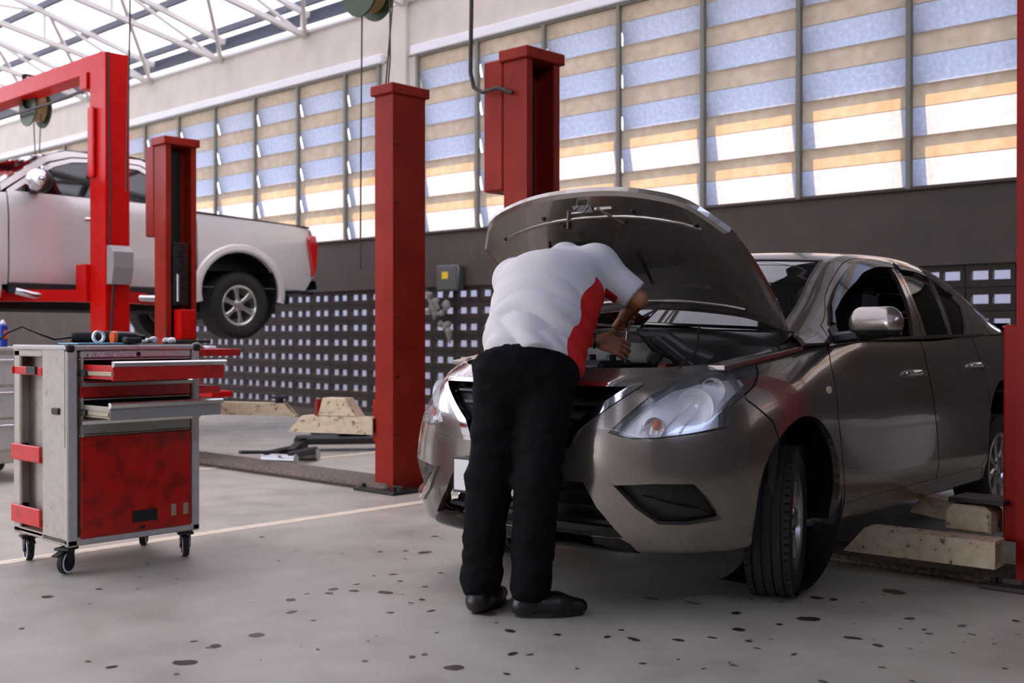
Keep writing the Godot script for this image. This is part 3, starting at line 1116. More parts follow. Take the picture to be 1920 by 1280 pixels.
	m.xf = Transform3D(Basis(Vector3(1, 0, 0), Vector3(0, 1, 0), Vector3(0, 0, 1)), Vector3(-9.94, 1.56, -5.17))
	m.prism(V2([0, 0, 0.09, 0.0, 0.13, 0.15, 0.13, 0.3, 0.06, 0.36, 0, 0.36]), -0.1, 0.1, 0.004)
	obj("control_box", m, M.grey, r)
	m = MB.new()
	m.tube([Vector3(-9.93, 3.72, -5.09), Vector3(-9.925, 3.0, -5.09), Vector3(-9.92, 2.4, -5.1), Vector3(-9.925, 1.9, -5.09)], 0.009, 8)
	m.tube([Vector3(-9.9, 1.56, -5.12), Vector3(-9.925, 1.2, -5.11), Vector3(-9.925, 0.1, -5.1)], 0.012, 8)
	obj("control_cable", m, M.black, r)
	for s in [[-10.34, 1.0], [-12.9, -1.0]]:
		m = MB.new()
		m.box(Vector3(s[0], 1.58, -5.18), Vector3(0.2, 0.36, 0.34), 0.01)
		obj("carriage", m, M.bright_red, r)
		for dz in [1.0, -1.0]:
			a = arm(r, Vector3(s[0], 1.46, -5.18 + dz * 0.12), Vector3(s[0] - s[1] * 0.62, 1.46, -5.18 + dz * (0.95 if dz > 0 else 1.1)), 0.14, 0.11, M.bright_red, 0.02)
			pad(a, Vector3(s[0] - s[1] * 0.6, 1.5, -5.18 + dz * (0.9 if dz > 0 else 1.05)))


# ---------------------------------------------------------------- reels, pipes and cables up high
func reel(at: Vector3, label: String, drop: Array) -> void:
	var r := thing("hose_reel", label, "hose reel", at)
	var m := MB.new()
	m.xf = Transform3D(Basis(Vector3.RIGHT, PI / 2), Vector3.ZERO)
	m.lathe([Vector2(0.0, -0.09), Vector2(0.2, -0.09), Vector2(0.2, -0.075), Vector2(0.07, -0.075), Vector2(0.07, 0.075), Vector2(0.2, 0.075), Vector2(0.2, 0.09), Vector2(0.0, 0.09)], 28)
	obj("drum", m, M.reel_green, r)
	m = MB.new()
	m.xf = Transform3D(Basis(Vector3.RIGHT, PI / 2), Vector3.ZERO)
	for k in 5:
		var pts := []
		for j in 25:
			pts.append(Vector3(cos(TAU * j / 24.0) * 0.13, -0.056 + 0.028 * k, sin(TAU * j / 24.0) * 0.13))
		m.tube(pts, 0.015, 8, false)
	obj("coiled_hose", m, M.hose, r)
	m = MB.new()
	m.bar(Vector3(0, 0, -0.12), Vector3(0, 0.34, -0.12), 0.05, 0.012)
	m.bar(Vector3(0, 0, 0.12), Vector3(0, 0.34, 0.12), 0.05, 0.012)
	m.box(Vector3(0, 0.34, 0), Vector3(0.08, 0.012, 0.26), 0.002)
	m.cyl(Vector3(0, 0, -0.13), Vector3(0, 0, 0.13), 0.018, 10)
	obj("bracket", m, M.dark_steel, r)
	m = MB.new()
	for d in drop:
		m.tube(d, 0.006, 6)
	obj("hanging_cord", m, M.cable, r)

func overhead() -> void:
	M.reel_green = mat(C(48, 66, 40), 0.5, 0.2)
	M.hose = mat(C(150, 122, 84), 0.6)
	reel(Vector3(-11.95, 3.5, -5.3), "green hose reel with tan hose hanging under the red overhead beam", [[Vector3(-0.05, -0.1, 0), Vector3(0.0, -0.6, 0.0), Vector3(0.02, -0.8, 0)], [Vector3(0.13, -0.08, 0), Vector3(0.2, -0.5, 0.05), Vector3(0.24, -0.72, 0.05)]])
	reel(Vector3(-6.66, 3.68, -5.5), "dark hose reel hanging above the dark red post beside the sedan", [[Vector3(-0.02, -0.14, 0.05), Vector3(-0.02, -1.0, 0.06), Vector3(-0.03, -2.1, 0.06)], [Vector3(0.36, -0.1, 0.1), Vector3(0.42, -0.6, 0.15), Vector3(0.5, -0.96, 0.25)], [Vector3(0.4, -0.1, 0.1), Vector3(0.41, -0.96, 0.2)]])
	var m := MB.new()
	m.tube([Vector3(-6.35, 3.8, -5.5), Vector3(-6.2, 3.72, -5.42), Vector3(-5.9, 3.74, -5.3)], 0.02, 8)
	m.box(Vector3(-6.28, 3.74, -5.42), Vector3(0.16, 0.08, 0.1), 0.01)
	tag(obj("pulley_block", m, M.black), "small black pulley block on the bracket above the red post", "pulley")
	m = MB.new()
	m.tube([Vector3(-5.0, 4.6, -4.96), Vector3(-5.01, 3.2, -4.96), Vector3(-5.01, 2.72, -4.95), Vector3(-4.98, 2.62, -4.95), Vector3(-4.9, 2.58, -4.95), Vector3(-4.78, 2.59, -4.95), Vector3(-4.68, 2.55, -4.98)], 0.013, 8)
	tag(obj("conduit_pipe", m, M.cable), "brown bent conduit pipe dropping into the red motor box post", "pipe")
	m = MB.new()
	m.tube([Vector3(-9.35, 5.2, -5.0), Vector3(-9.4, 3.9, -5.02), Vector3(-9.5, 3.0, -5.05), Vector3(-9.62, 2.4, -5.1)], 0.009, 8)
	tag(obj("hanging_cable", m, M.cable), "thin dark cable hanging behind the tall bright red post", "cable")
	# switch box on the back wall
	var r := thing("switch_box", "grey wall switch box with yellow sticker beside the open bonnet", "switch box", Vector3(-9.62, 1.9, -8.98))
	r.position = Vector3(-9.38, 1.74, -8.94)
	m = MB.new()
	m.box(Vector3(0, 0, 0), Vector3(0.36, 0.3, 0.12), 0.02)
	obj("housing", m, M.dark_grey, r)
	m = MB.new()
	m.box(Vector3(-0.02, 0.03, 0.063), Vector3(0.1, 0.08, 0.004), 0.0)
	obj("sticker", m, M.yellow, r)
	m = MB.new()
	m.tube([Vector3(0.19, -0.1, 0.06), Vector3(0.25, -0.08, 0.1), Vector3(0.26, 0.0, 0.12), Vector3(0.25, 0.09, 0.1), Vector3(0.19, 0.12, 0.06)], 0.016, 8)
	obj("handle", m, M.dark_grey, r)
	m = MB.new()
	m.tube([Vector3(-0.02, -0.15, 0), Vector3(-0.03, -0.3, 0.03), Vector3(-0.1, -0.36, 0.05)], 0.012, 8)
	obj("cable", m, M.black, r)
	# gloves / rag bundle hanging on the cable
	r = thing("rag_bundle", "crumpled grey rags hanging on the wall under the switch box", "rags", Vector3(-9.55, 1.42, -8.9))
	var bones := []
	var rg := RandomNumberGenerator.new()
	rg.seed = 4
	for k in 16:
		var p := Vector3(rg.randf_range(-0.16, 0.26), rg.randf_range(-0.2, 0.14), rg.randf_range(-0.02, 0.06))
		p.y -= p.x * 0.5
		bones.append([p, p + Vector3(rg.randf_range(-0.1, 0.1), rg.randf_range(-0.14, 0.02), 0), rg.randf_range(0.025, 0.05), 0.015, 0.02])
	obj("rags", soft(bones, 0.012), M.rag, r)
	m = MB.new()
	m.tube([Vector3(-0.28, 0.75, 0.02), Vector3(-0.26, 0.5, 0.03), Vector3(-0.16, 0.2, 0.04), Vector3(-0.06, 0.1, 0.04)], 0.012, 8)
	obj("cord", m, M.black, r)

# ---------------------------------------------------------------- tool trolley
func caster(root: Node3D, at: Vector3, turn: float, brake: bool) -> void:
	var c := Node3D.new()
	c.name = "caster"
	root.add_child(c, true)
	c.position = at
	c.rotation.y = turn
	var m := MB.new()
	m.xf = Transform3D(Basis(Vector3.BACK, PI / 2), Vector3(0, 0.054, 0))
	m.lathe([Vector2(0.0, -0.014), Vector2(0.03, -0.014), Vector2(0.034, -0.016), Vector2(0.048, -0.016), Vector2(0.053, -0.011), Vector2(0.054, 0.0), Vector2(0.053, 0.011), Vector2(0.048, 0.016), Vector2(0.034, 0.016), Vector2(0.03, 0.014), Vector2(0.0, 0.014)], 28)
	obj("wheel", m, M.rubber, c)
	m = MB.new()
	m.xf = Transform3D(Basis(Vector3.BACK, PI / 2), Vector3(0, 0.054, 0))
	for s in [-1.0, 1.0]:
		m.lathe([Vector2(0.040, s * 0.0165), Vector2(0.046, s * 0.0175), Vector2(0.049, s * 0.0155)] if s > 0 else [Vector2(0.049, s * 0.0155), Vector2(0.046, s * 0.0175), Vector2(0.040, s * 0.0165)], 28)
	obj("wheel_ring", m, M.white, c)
	m = MB.new()
	for s in [-1.0, 1.0]:
		m.xf = Transform3D(Basis(Vector3.UP, PI / 2), Vector3(s * 0.022 + 0.002, 0, 0))
		m.prism(V2([-0.018, 0.045, 0.018, 0.045, 0.03, 0.115, -0.03, 0.115]), -0.004, 0.0)
	m.xf = Transform3D()
	m.box(Vector3(0, 0.117, 0), Vector3(0.075, 0.012, 0.08), 0.002)
	m.cyl(Vector3(-0.026, 0.054, 0), Vector3(0.026, 0.054, 0), 0.009, 10)
	obj("fork", m, M.black, c)
	if brake:
		m = MB.new()
		m.box(Vector3(0, 0.1, 0.06), Vector3(0.035, 0.01, 0.05), 0.003, Basis(Vector3.RIGHT, 0.25))
		obj("brake_lever", m, M.black, c)

func trolley() -> void:
	var chips := [[0.0, C(120, 112, 100)], [0.12, C(168, 161, 152)], [0.2, C(178, 173, 165)], [0.6, C(184, 179, 172)], [1.0, C(190, 186, 180)]]
	M.cab = tex_mat(noise_tex(0.03, chips, 41, 6), 1.6, 0.42)
	M.cab_side = tex_mat(noise_tex(0.03, [[0.0, C(112, 96, 76)], [0.16, C(156, 145, 127)], [0.24, C(172, 162, 146)], [1.0, C(184, 175, 160)]], 42, 6), 1.0, 0.5)
	M.cab_red = tex_mat(noise_tex(0.02, [[0.0, C(120, 14, 12)], [0.25, C(146, 11, 9)], [0.42, C(176, 10, 8)], [0.7, C(186, 11, 8)], [1.0, C(190, 14, 10)]], 43, 6), 0.9, 0.3)
	M.drawer_red = tex_mat(noise_tex(0.02, [[0.0, C(150, 12, 10)], [0.4, C(196, 18, 13)], [1.0, C(206, 26, 20)]], 44, 4), 1.0, 0.35)
	M.slide = mat(C(176, 166, 140), 0.35, 0.6)
	M.handle_strip = mat(C(228, 228, 228), 0.22, 0.85)
	M.inside = mat(C(26, 24, 24), 0.7)
	var x0 := -5.48
	var x1 := -4.92
	var z0 := -2.99
	var z1 := -2.32
	var r := thing("tool_trolley", "grey rolling tool trolley with red drawer pulled out and scuffed red door", "tool trolley", Vector3((x0 + x1) * 0.5, 0, (z0 + z1) * 0.5))
	var W := x1 - x0
	var L := z1 - z0
	var hx := W * 0.5
	var hz := L * 0.5
	var m := MB.new()
	# carcass: floor, back, far side, inner near side, dividers
	m.box(Vector3(0, 0.155, 0), Vector3(W, 0.03, L), 0.006)
	m.box(Vector3(-hx + 0.006, 0.58, 0), Vector3(0.012, 0.86, L), 0.003)
	m.box(Vector3(0, 0.58, -hz + 0.006), Vector3(W, 0.86, 0.012), 0.003)
	m.box(Vector3(0, 0.58, hz - 0.075), Vector3(W, 0.86, 0.012), 0.003)
	obj("carcass", m, M.cab_side, r)
	m = MB.new()
	m.box(Vector3(-0.02, 0.59, -0.06), Vector3(0.42, 0.82, 0.5), 0.0)
	obj("drawer_bay", m, M.inside, r)
	m = MB.new()
	m.box(Vector3(0, 1.028, 0), Vector3(W + 0.01, 0.024, L + 0.01), 0.006)
	obj("top_panel", m, M.cab, r)
	m = MB.new()
	m.box(Vector3(0, 1.0405, 0), Vector3(W - 0.05, 0.003, L - 0.05), 0.001)
	obj("rubber_mat", m, M.rubber, r)
	# front frame
	m = MB.new()
	m.box(Vector3(hx - 0.012, 0.58, hz - 0.025), Vector3(0.03, 0.9, 0.05), 0.006)
	m.box(Vector3(hx - 0.012, 0.58, -hz + 0.02), Vector3(0.03, 0.9, 0.04), 0.006)
	m.box(Vector3(hx - 0.012, 0.148, 0), Vector3(0.03, 0.03, L), 0.005)
	obj("front_frame", m, M.cab, r)
	for s in [1.0, -1.0]:
		m = MB.new()
		m.box(Vector3(hx - 0.008, 1.026, s * (hz - 0.016)), Vector3(0.04, 0.036, 0.04), 0.008)
		obj("corner_guard", m, M.black, r)
	# near side: front panel, recess with red shelf bands, rear edge
	m = MB.new()
	m.box(Vector3(hx - 0.13, 0.58, hz - 0.008), Vector3(0.24, 0.89, 0.016), 0.005)
	m.box(Vector3(-hx + 0.035, 0.58, hz - 0.008), Vector3(0.07, 0.89, 0.016), 0.005)
	m.box(Vector3(hx - 0.245, 0.58, hz - 0.07), Vector3(0.012, 0.86, 0.12), 0.002)
	m.box(Vector3(-0.12, 1.0, hz - 0.04), Vector3(0.3, 0.03, 0.08), 0.004)
	m.box(Vector3(-0.12, 0.16, hz - 0.06), Vector3(0.3, 0.02, 0.12), 0.003)
	obj("side_panel", m, M.cab_side, r)
	for s in [[0.92, 0.034, 0.0], [0.53, 0.075, 0.012], [0.235, 0.085, 0.012]]:
		m = MB.new()
		m.box(Vector3(-0.125, s[0], hz + s[2] - 0.004), Vector3(0.31, s[1], 0.012), 0.004)
		m.box(Vector3(-0.125, s[0] - s[1] * 0.5, hz - 0.05), Vector3(0.31, 0.01, 0.1), 0.002)
		m.box(Vector3(-hx + 0.006, s[0], hz - 0.03), Vector3(0.012, s[1], 0.08), 0.003)
		obj("shelf_band", m, M.drawer_red, r)
	m = MB.new()
	m.box(Vector3(-0.07, 0.92, hz + 0.004), Vector3(0.1, 0.036, 0.014), 0.002)
	obj("grip_tape", m, M.black, r)
	m = MB.new()
	m.box(Vector3(hx - 0.1, 0.74, hz + 0.004), Vector3(0.07, 0.03, 0.014), 0.004)
	obj("side_latch", m, M.black, r)
	# drawers: [y low, y high, pulled out, front material, handle]
	var fl := hz - 0.055
	for d in [[0.982, 1.012, 0.0, M.cab, false], [0.885, 0.968, 0.30, M.drawer_red, true], [0.80, 0.872, 0.0, M.drawer_red, true], [0.712, 0.786, 0.27, M.grey, true], [0.635, 0.70, 0.0, M.grey, true]]:
		var y0: float = d[0]
		var y1: float = d[1]
		var out: float = d[2]
		var dr := Node3D.new()
		dr.name = "drawer"
		r.add_child(dr, true)
		dr.position = Vector3(hx + out, 0, 0)
		var hh := y1 - y0
		m = MB.new()
		m.box(Vector3(-0.008, (y0 + y1) * 0.5, -0.008), Vector3(0.018, hh, fl * 2.0 - 0.004), 0.004)
		obj("drawer_front", m, d[3], dr)
		if d[4]:
			m = MB.new()
			m.xf = Transform3D(Basis(), Vector3(0, y1 - 0.024, -0.008))
			m.prism(V2([0.0, 0.0, 0.016, 0.004, 0.02, 0.02, 0.012, 0.027, -0.006, 0.027, -0.006, 0.0]), -fl, fl)
			obj("handle_strip", m, M.handle_strip, dr)
		if out > 0.0:
			m = MB.new()
			for s in [1.0, -1.0]:
				m.box(Vector3(-out * 0.5 - 0.03, (y0 + y1) * 0.5 - 0.006, s * (fl - 0.02) - 0.008), Vector3(out + 0.06, hh - 0.02, 0.008), 0.002)
			m.box(Vector3(-out * 0.5 - 0.03, y0 + 0.008, -0.008), Vector3(out + 0.06, 0.006, fl * 2.0 - 0.05), 0.0)
			obj("drawer_box", m, d[3] if d[3] == M.drawer_red else M.cab_side, dr)
			m = MB.new()
			for s in [1.0, -1.0]:
				m.box(Vector3(-out * 0.5 - 0.04, (y0 + y1) * 0.5 - 0.012, s * (fl - 0.006) - 0.008), Vector3(out + 0.08, 0.02, 0.008), 0.002)
			obj("slide_rail", m, M.slide, dr)
			m = MB.new()
			m.box(Vector3(-out + 0.04, (y0 + y1) * 0.5 - 0.012, fl - 0.004), Vector3(0.05, 0.03, 0.012), 0.003)
			obj("slide_stop", m, M.black, dr)
		else:
			if not d[4]:
				m = MB.new()
				m.cyl(Vector3(0, (y0 + y1) * 0.5, -0.01), Vector3(0.006, (y0 + y1) * 0.5, -0.01), 0.011, 16)
				obj("lock", m, M.dark_steel, dr)
	m = MB.new()
	for s in [0.876, 0.792, 0.705, 0.628, 0.975]:
		m.box(Vector3(hx - 0.02, s, -0.008), Vector3(0.02, 0.006, fl * 2.0), 0.0)
	obj("divider_strip", m, M.cab, r)
	# big red door
	var dd := Node3D.new()
	dd.name = "door"
	r.add_child(dd, true)
	m = MB.new()
	m.box(Vector3(hx - 0.004, 0.392, -0.008), Vector3(0.02, 0.462, fl * 2.0), 0.006)
	obj("door_panel", m, M.cab_red, dd)
	m = MB.new()
	m.box(Vector3(hx + 0.008, 0.235, -0.04), Vector3(0.006, 0.055, 0.13), 0.004)
	obj("pull_recess", m, M.black, dd)
	m = MB.new()
	m.cyl(Vector3(hx + 0.004, 0.182, -0.03), Vector3(hx + 0.012, 0.182, -0.03), 0.01, 14)
	obj("lock", m, M.dark_steel, dd)
	for z in [-0.19, -0.255]:
		m = MB.new()
		m.box(Vector3(hx + 0.0065, 0.245, z), Vector3(0.002, 0.055, 0.026), 0.0)
		obj("peeled_sticker", m, M.slide, dd)
	# worn sticker remains on the top drawer
	m = MB.new()
	var rg := RandomNumberGenerator.new()
	rg.seed = 12
	for k in 34:
		m.box(Vector3(hx + 0.0015, rg.randf_range(0.986, 1.01), rg.randf_range(0.0, 0.24)), Vector3(0.001, rg.randf_range(0.002, 0.007), rg.randf_range(0.003, 0.016)), 0.0, Basis(Vector3.RIGHT, rg.randf_range(-0.6, 0.6)))
	obj("sticker_scraps", m, M.white, r)
	for s in [[hx - 0.07, hz - 0.03, 0.5, true], [hx - 0.05, -hz + 0.05, 1.15, false], [-hx + 0.05, hz - 0.05, 1.35, true], [-hx + 0.09, -hz + 0.04, 0.9, false]]:
		caster(r, Vector3(s[0], 0.0, s[1]), s[2], s[3])
	# side tray
	for t in [[0.985, 0.26], [0.80, 0.14]]:
		m = MB.new()
		m.box(Vector3(0.07, t[0], -hz - t[1] * 0.5), Vector3(0.34, 0.008, t[1]), 0.002)
		m.box(Vector3(0.235, t[0] + 0.014, -hz - t[1] * 0.5), Vector3(0.008, 0.034, t[1]), 0.003)
		m.box(Vector3(-0.1, t[0] + 0.014, -hz - t[1] * 0.5), Vector3(0.008, 0.034, t[1]), 0.003)
		m.box(Vector3(0.07, t[0] + 0.014, -hz - t[1]), Vector3(0.34, 0.034, 0.008), 0.003)
		obj("side_tray", m, M.drawer_red, r)
	# things on the trolley
	var top := 1.042
	var cx := (x0 + x1) * 0.5
	var cz := (z0 + z1) * 0.5
	m = MB.new()
	m.box(Vector3(cx + 0.11, top + 0.004, cz + 0.1), Vector3(0.2, 0.006, 0.3), 0.002)
	tag(obj("cutting_mat", m, mat(C(126, 186, 206), 0.5)), "thin light blue mat on the tool trolley top", "mat")
	var q := thing("angle_grinder", "black angle grinder lying on the tool trolley top", "grinder", Vector3(cx - 0.02, top + 0.033, cz + 0.02), 1.35)
	m = MB.new()
	m.xf = Transform3D(Basis(Vector3.BACK, -PI / 2), Vector3(-0.14, 0, 0))
	m.lathe([Vector2(0, 0.0), Vector2(0.022, 0.0), Vector2(0.027, 0.02), Vector2(0.026, 0.12), Vector2(0.031, 0.17), Vector2(0.031, 0.23), Vector2(0.024, 0.26), Vector2(0, 0.27)], 20)
	obj("housing", m, M.rubber, q)
	m = MB.new()
	m.cyl(Vector3(0.12, 0.015, 0), Vector3(0.12, -0.03, 0), 0.028, 18)
	obj("gear_head", m, M.dark_steel, q)
	m = MB.new()
	m.tube([Vector3(-0.14, 0, 0), Vector3(-0.22, -0.01, 0.02), Vector3(-0.3, 0.02, 0.03), Vector3(-0.36, 0.05, 0.0), Vector3(-0.42, 0.02, -0.03), Vector3(-0.46, -0.02, -0.04)], 0.005, 8)
	obj("power_cord", m, M.black, q)
	m = MB.new()
	m.xf = Transform3D(Basis(Vector3.BACK, PI / 2), Vector3(cx + 0.17, top + 0.036, cz + 0.13))
	m.lathe([Vector2(0.021, -0.009), Vector2(0.03, -0.009), Vector2(0.03, 0.009), Vector2(0.021, 0.009), Vector2(0.021, -0.009)], 28)
	tag(obj("tape_roll", m, M.white), "white roll of tape standing on the blue mat", "tape")
	q = thing("cordless_drill", "black and orange cordless drill lying on the tool trolley top", "drill", Vector3(cx + 0.1, top + 0.033, cz - 0.06), 1.5)
	m = MB.new()
	m.xf = Transform3D(Basis(Vector3.BACK, -PI / 2), Vector3(-0.08, 0, 0))
	m.lathe([Vector2(0, 0.0), Vector2(0.026, 0.004), Vector2(0.028, 0.06), Vector2(0.024, 0.11), Vector2(0.014, 0.13), Vector2(0.012, 0.16), Vector2(0, 0.165)], 18)
	obj("body", m, M.black, q)
	m = MB.new()
	m.xf = Transform3D(Basis(Vector3.BACK, -PI / 2), Vector3(-0.085, 0, 0))
	m.lathe([Vector2(0, 0.0), Vector2(0.029, 0.0), Vector2(0.03, 0.018), Vector2(0.0, 0.02)], 18)
	obj("end_cap", m, M.orange, q)
	m = MB.new()
	m.bar(Vector3(-0.03, -0.012, 0.01), Vector3(-0.05, -0.018, 0.13), 0.034, 0.03, 0.008)
	m.box(Vector3(-0.05, -0.014, 0.15), Vector3(0.08, 0.03, 0.05), 0.008)
	obj("handle", m, M.rubber, q)
	for s in [[0.1, -0.19, "crumpled white work glove on the tool trolley top, by the drill", 3], [0.09, -0.28, "small white rag on the tool trolley top, at its tray end", 5]]:
		var bones := []
		rg.seed = s[3]
		for k in 7:
			var p := Vector3(cx + s[0], top + 0.014, cz + s[1]) + Vector3(rg.randf_range(-0.03, 0.03), rg.randf_range(-0.002, 0.012), rg.randf_range(-0.03, 0.03)) * (1.0 if s[3] == 3 else 0.7)
			bones.append([p, p + Vector3(rg.randf_range(-0.03, 0.03), -0.004, rg.randf_range(-0.03, 0.03)), 0.012, 0.009, 0.008])
		tag(obj("work_glove" if s[3] == 3 else "white_rag", soft(bones, 0.004), M.white), s[2], "glove" if s[3] == 3 else "rag")
	m = MB.new()
	m.box(Vector3(cx + 0.12, 1.012, z0 - 0.15), Vector3(0.07, 0.04, 0.06), 0.01, Basis(Vector3.UP, 0.3))
	tag(obj("white_box", m, M.white), "small white box in the red side tray of the tool trolley", "box")
	m = MB.new()
	m.box(Vector3(cx + 0.14, 1.0, z0 - 0.21), Vector3(0.03, 0.02, 0.05), 0.006)
	tag(obj("orange_cap", m, M.orange), "small orange cap in the red side tray of the tool trolley", "cap")
	q = thing("spray_gun", "grey metal air gun in the red side tray of the tool trolley", "air gun", Vector3(cx + 0.1, 1.004, z0 - 0.05))
	m = MB.new()
	m.tube([Vector3(0.06, 0, 0.02), Vector3(0.05, 0.03, 0.0), Vector3(0.03, 0.034, -0.03), Vector3(0.02, 0.02, -0.06), Vector3(0.02, 0.01, -0.08)], [0.012, 0.014, 0.012, 0.01, 0.007], 10)
	obj("barrel", m, M.grey, q)
	m = MB.new()
	m.bar(Vector3(0.05, 0.02, 0.0), Vector3(0.11, 0.0, 0.01), 0.02, 0.02, 0.006)
	obj("grip", m, M.steel, q)


# ---------------------------------------------------------------- cabinet on the far left with a spray can
func side_bench() -> void:
	var r := thing("grey_cabinet", "light grey steel cabinet on casters behind the tool trolley", "cabinet", Vector3(-8.82, 0, -3.55))
	var m := MB.new()
	m.box(Vector3(0, 0.56, 0), Vector3(0.8, 0.84, 0.5), 0.01)
	obj("body", m, M.cab_side, r)
	m = MB.new()
	m.box(Vector3(0, 0.985, 0), Vector3(0.84, 0.03, 0.54), 0.008)
	obj("top", m, M.cab, r)
	for k in 3:
		m = MB.new()
		m.box(Vector3(0.404, 0.83 - 0.24 * k, 0), Vector3(0.012, 0.22, 0.46), 0.004)
		var d := obj("drawer", m, M.cab, r)
		m = MB.new()
		m.box(Vector3(0.416, 0.9 - 0.24 * k, 0), Vector3(0.016, 0.016, 0.3), 0.004)
		obj("handle", m, M.handle_strip, d)
	for sx in [-0.33, 0.33]:
		for sz in [-0.19, 0.19]:
			m = MB.new()
			m.xf = Transform3D(Basis(Vector3.BACK, PI / 2), Vector3(sx, 0.06, sz))
			m.lathe([Vector2(0, -0.016), Vector2(0.055, -0.016), Vector2(0.06, -0.01), Vector2(0.06, 0.01), Vector2(0.055, 0.016), Vector2(0, 0.016)], 20)
			m.xf = Transform3D()
			m.box(Vector3(sx, 0.115, sz), Vector3(0.05, 0.06, 0.08), 0.004)
			obj("caster", m, M.rubber, r)
	var q := thing("spray_can", "blue spray can with white cap on the grey cabinet", "spray can", Vector3(-8.45, 1.0, -3.5))
	m = MB.new()
	m.lathe([Vector2(0, 0), Vector2(0.031, 0.0), Vector2(0.033, 0.004), Vector2(0.033, 0.15), Vector2(0.028, 0.162), Vector2(0.02, 0.168), Vector2(0, 0.17)], 24)
	obj("can", m, M.blue, q)
	m = MB.new()
	m.lathe([Vector2(0.0335, 0.06), Vector2(0.0336, 0.062), Vector2(0.0336, 0.12), Vector2(0.0335, 0.122)], 24, -1.9, 0.2)
	obj("printed_band", m, M.orange, q)
	m = MB.new()
	m.lathe([Vector2(0.018, 0.166), Vector2(0.018, 0.178), Vector2(0.012, 0.19), Vector2(0.008, 0.2), Vector2(0, 0.2)], 20)
	obj("cap", m, M.white, q)
	m = MB.new()
	m.box(Vector3(-8.72, 1.035, -3.5), Vector3(0.14, 0.07, 0.1), 0.012)
	m.box(Vector3(-8.72, 1.078, -3.5), Vector3(0.06, 0.016, 0.05), 0.006)
	tag(obj("red_parts_box", m, M.bright_red), "small red parts box beside the blue spray can", "box")

# ---------------------------------------------------------------- wheels
const WHEEL := Basis(Vector3(0, 1, 0), Vector3(0, 0, 1), Vector3(1, 0, 0))   # prism XY -> wheel plane, thickness -> +x (outwards)

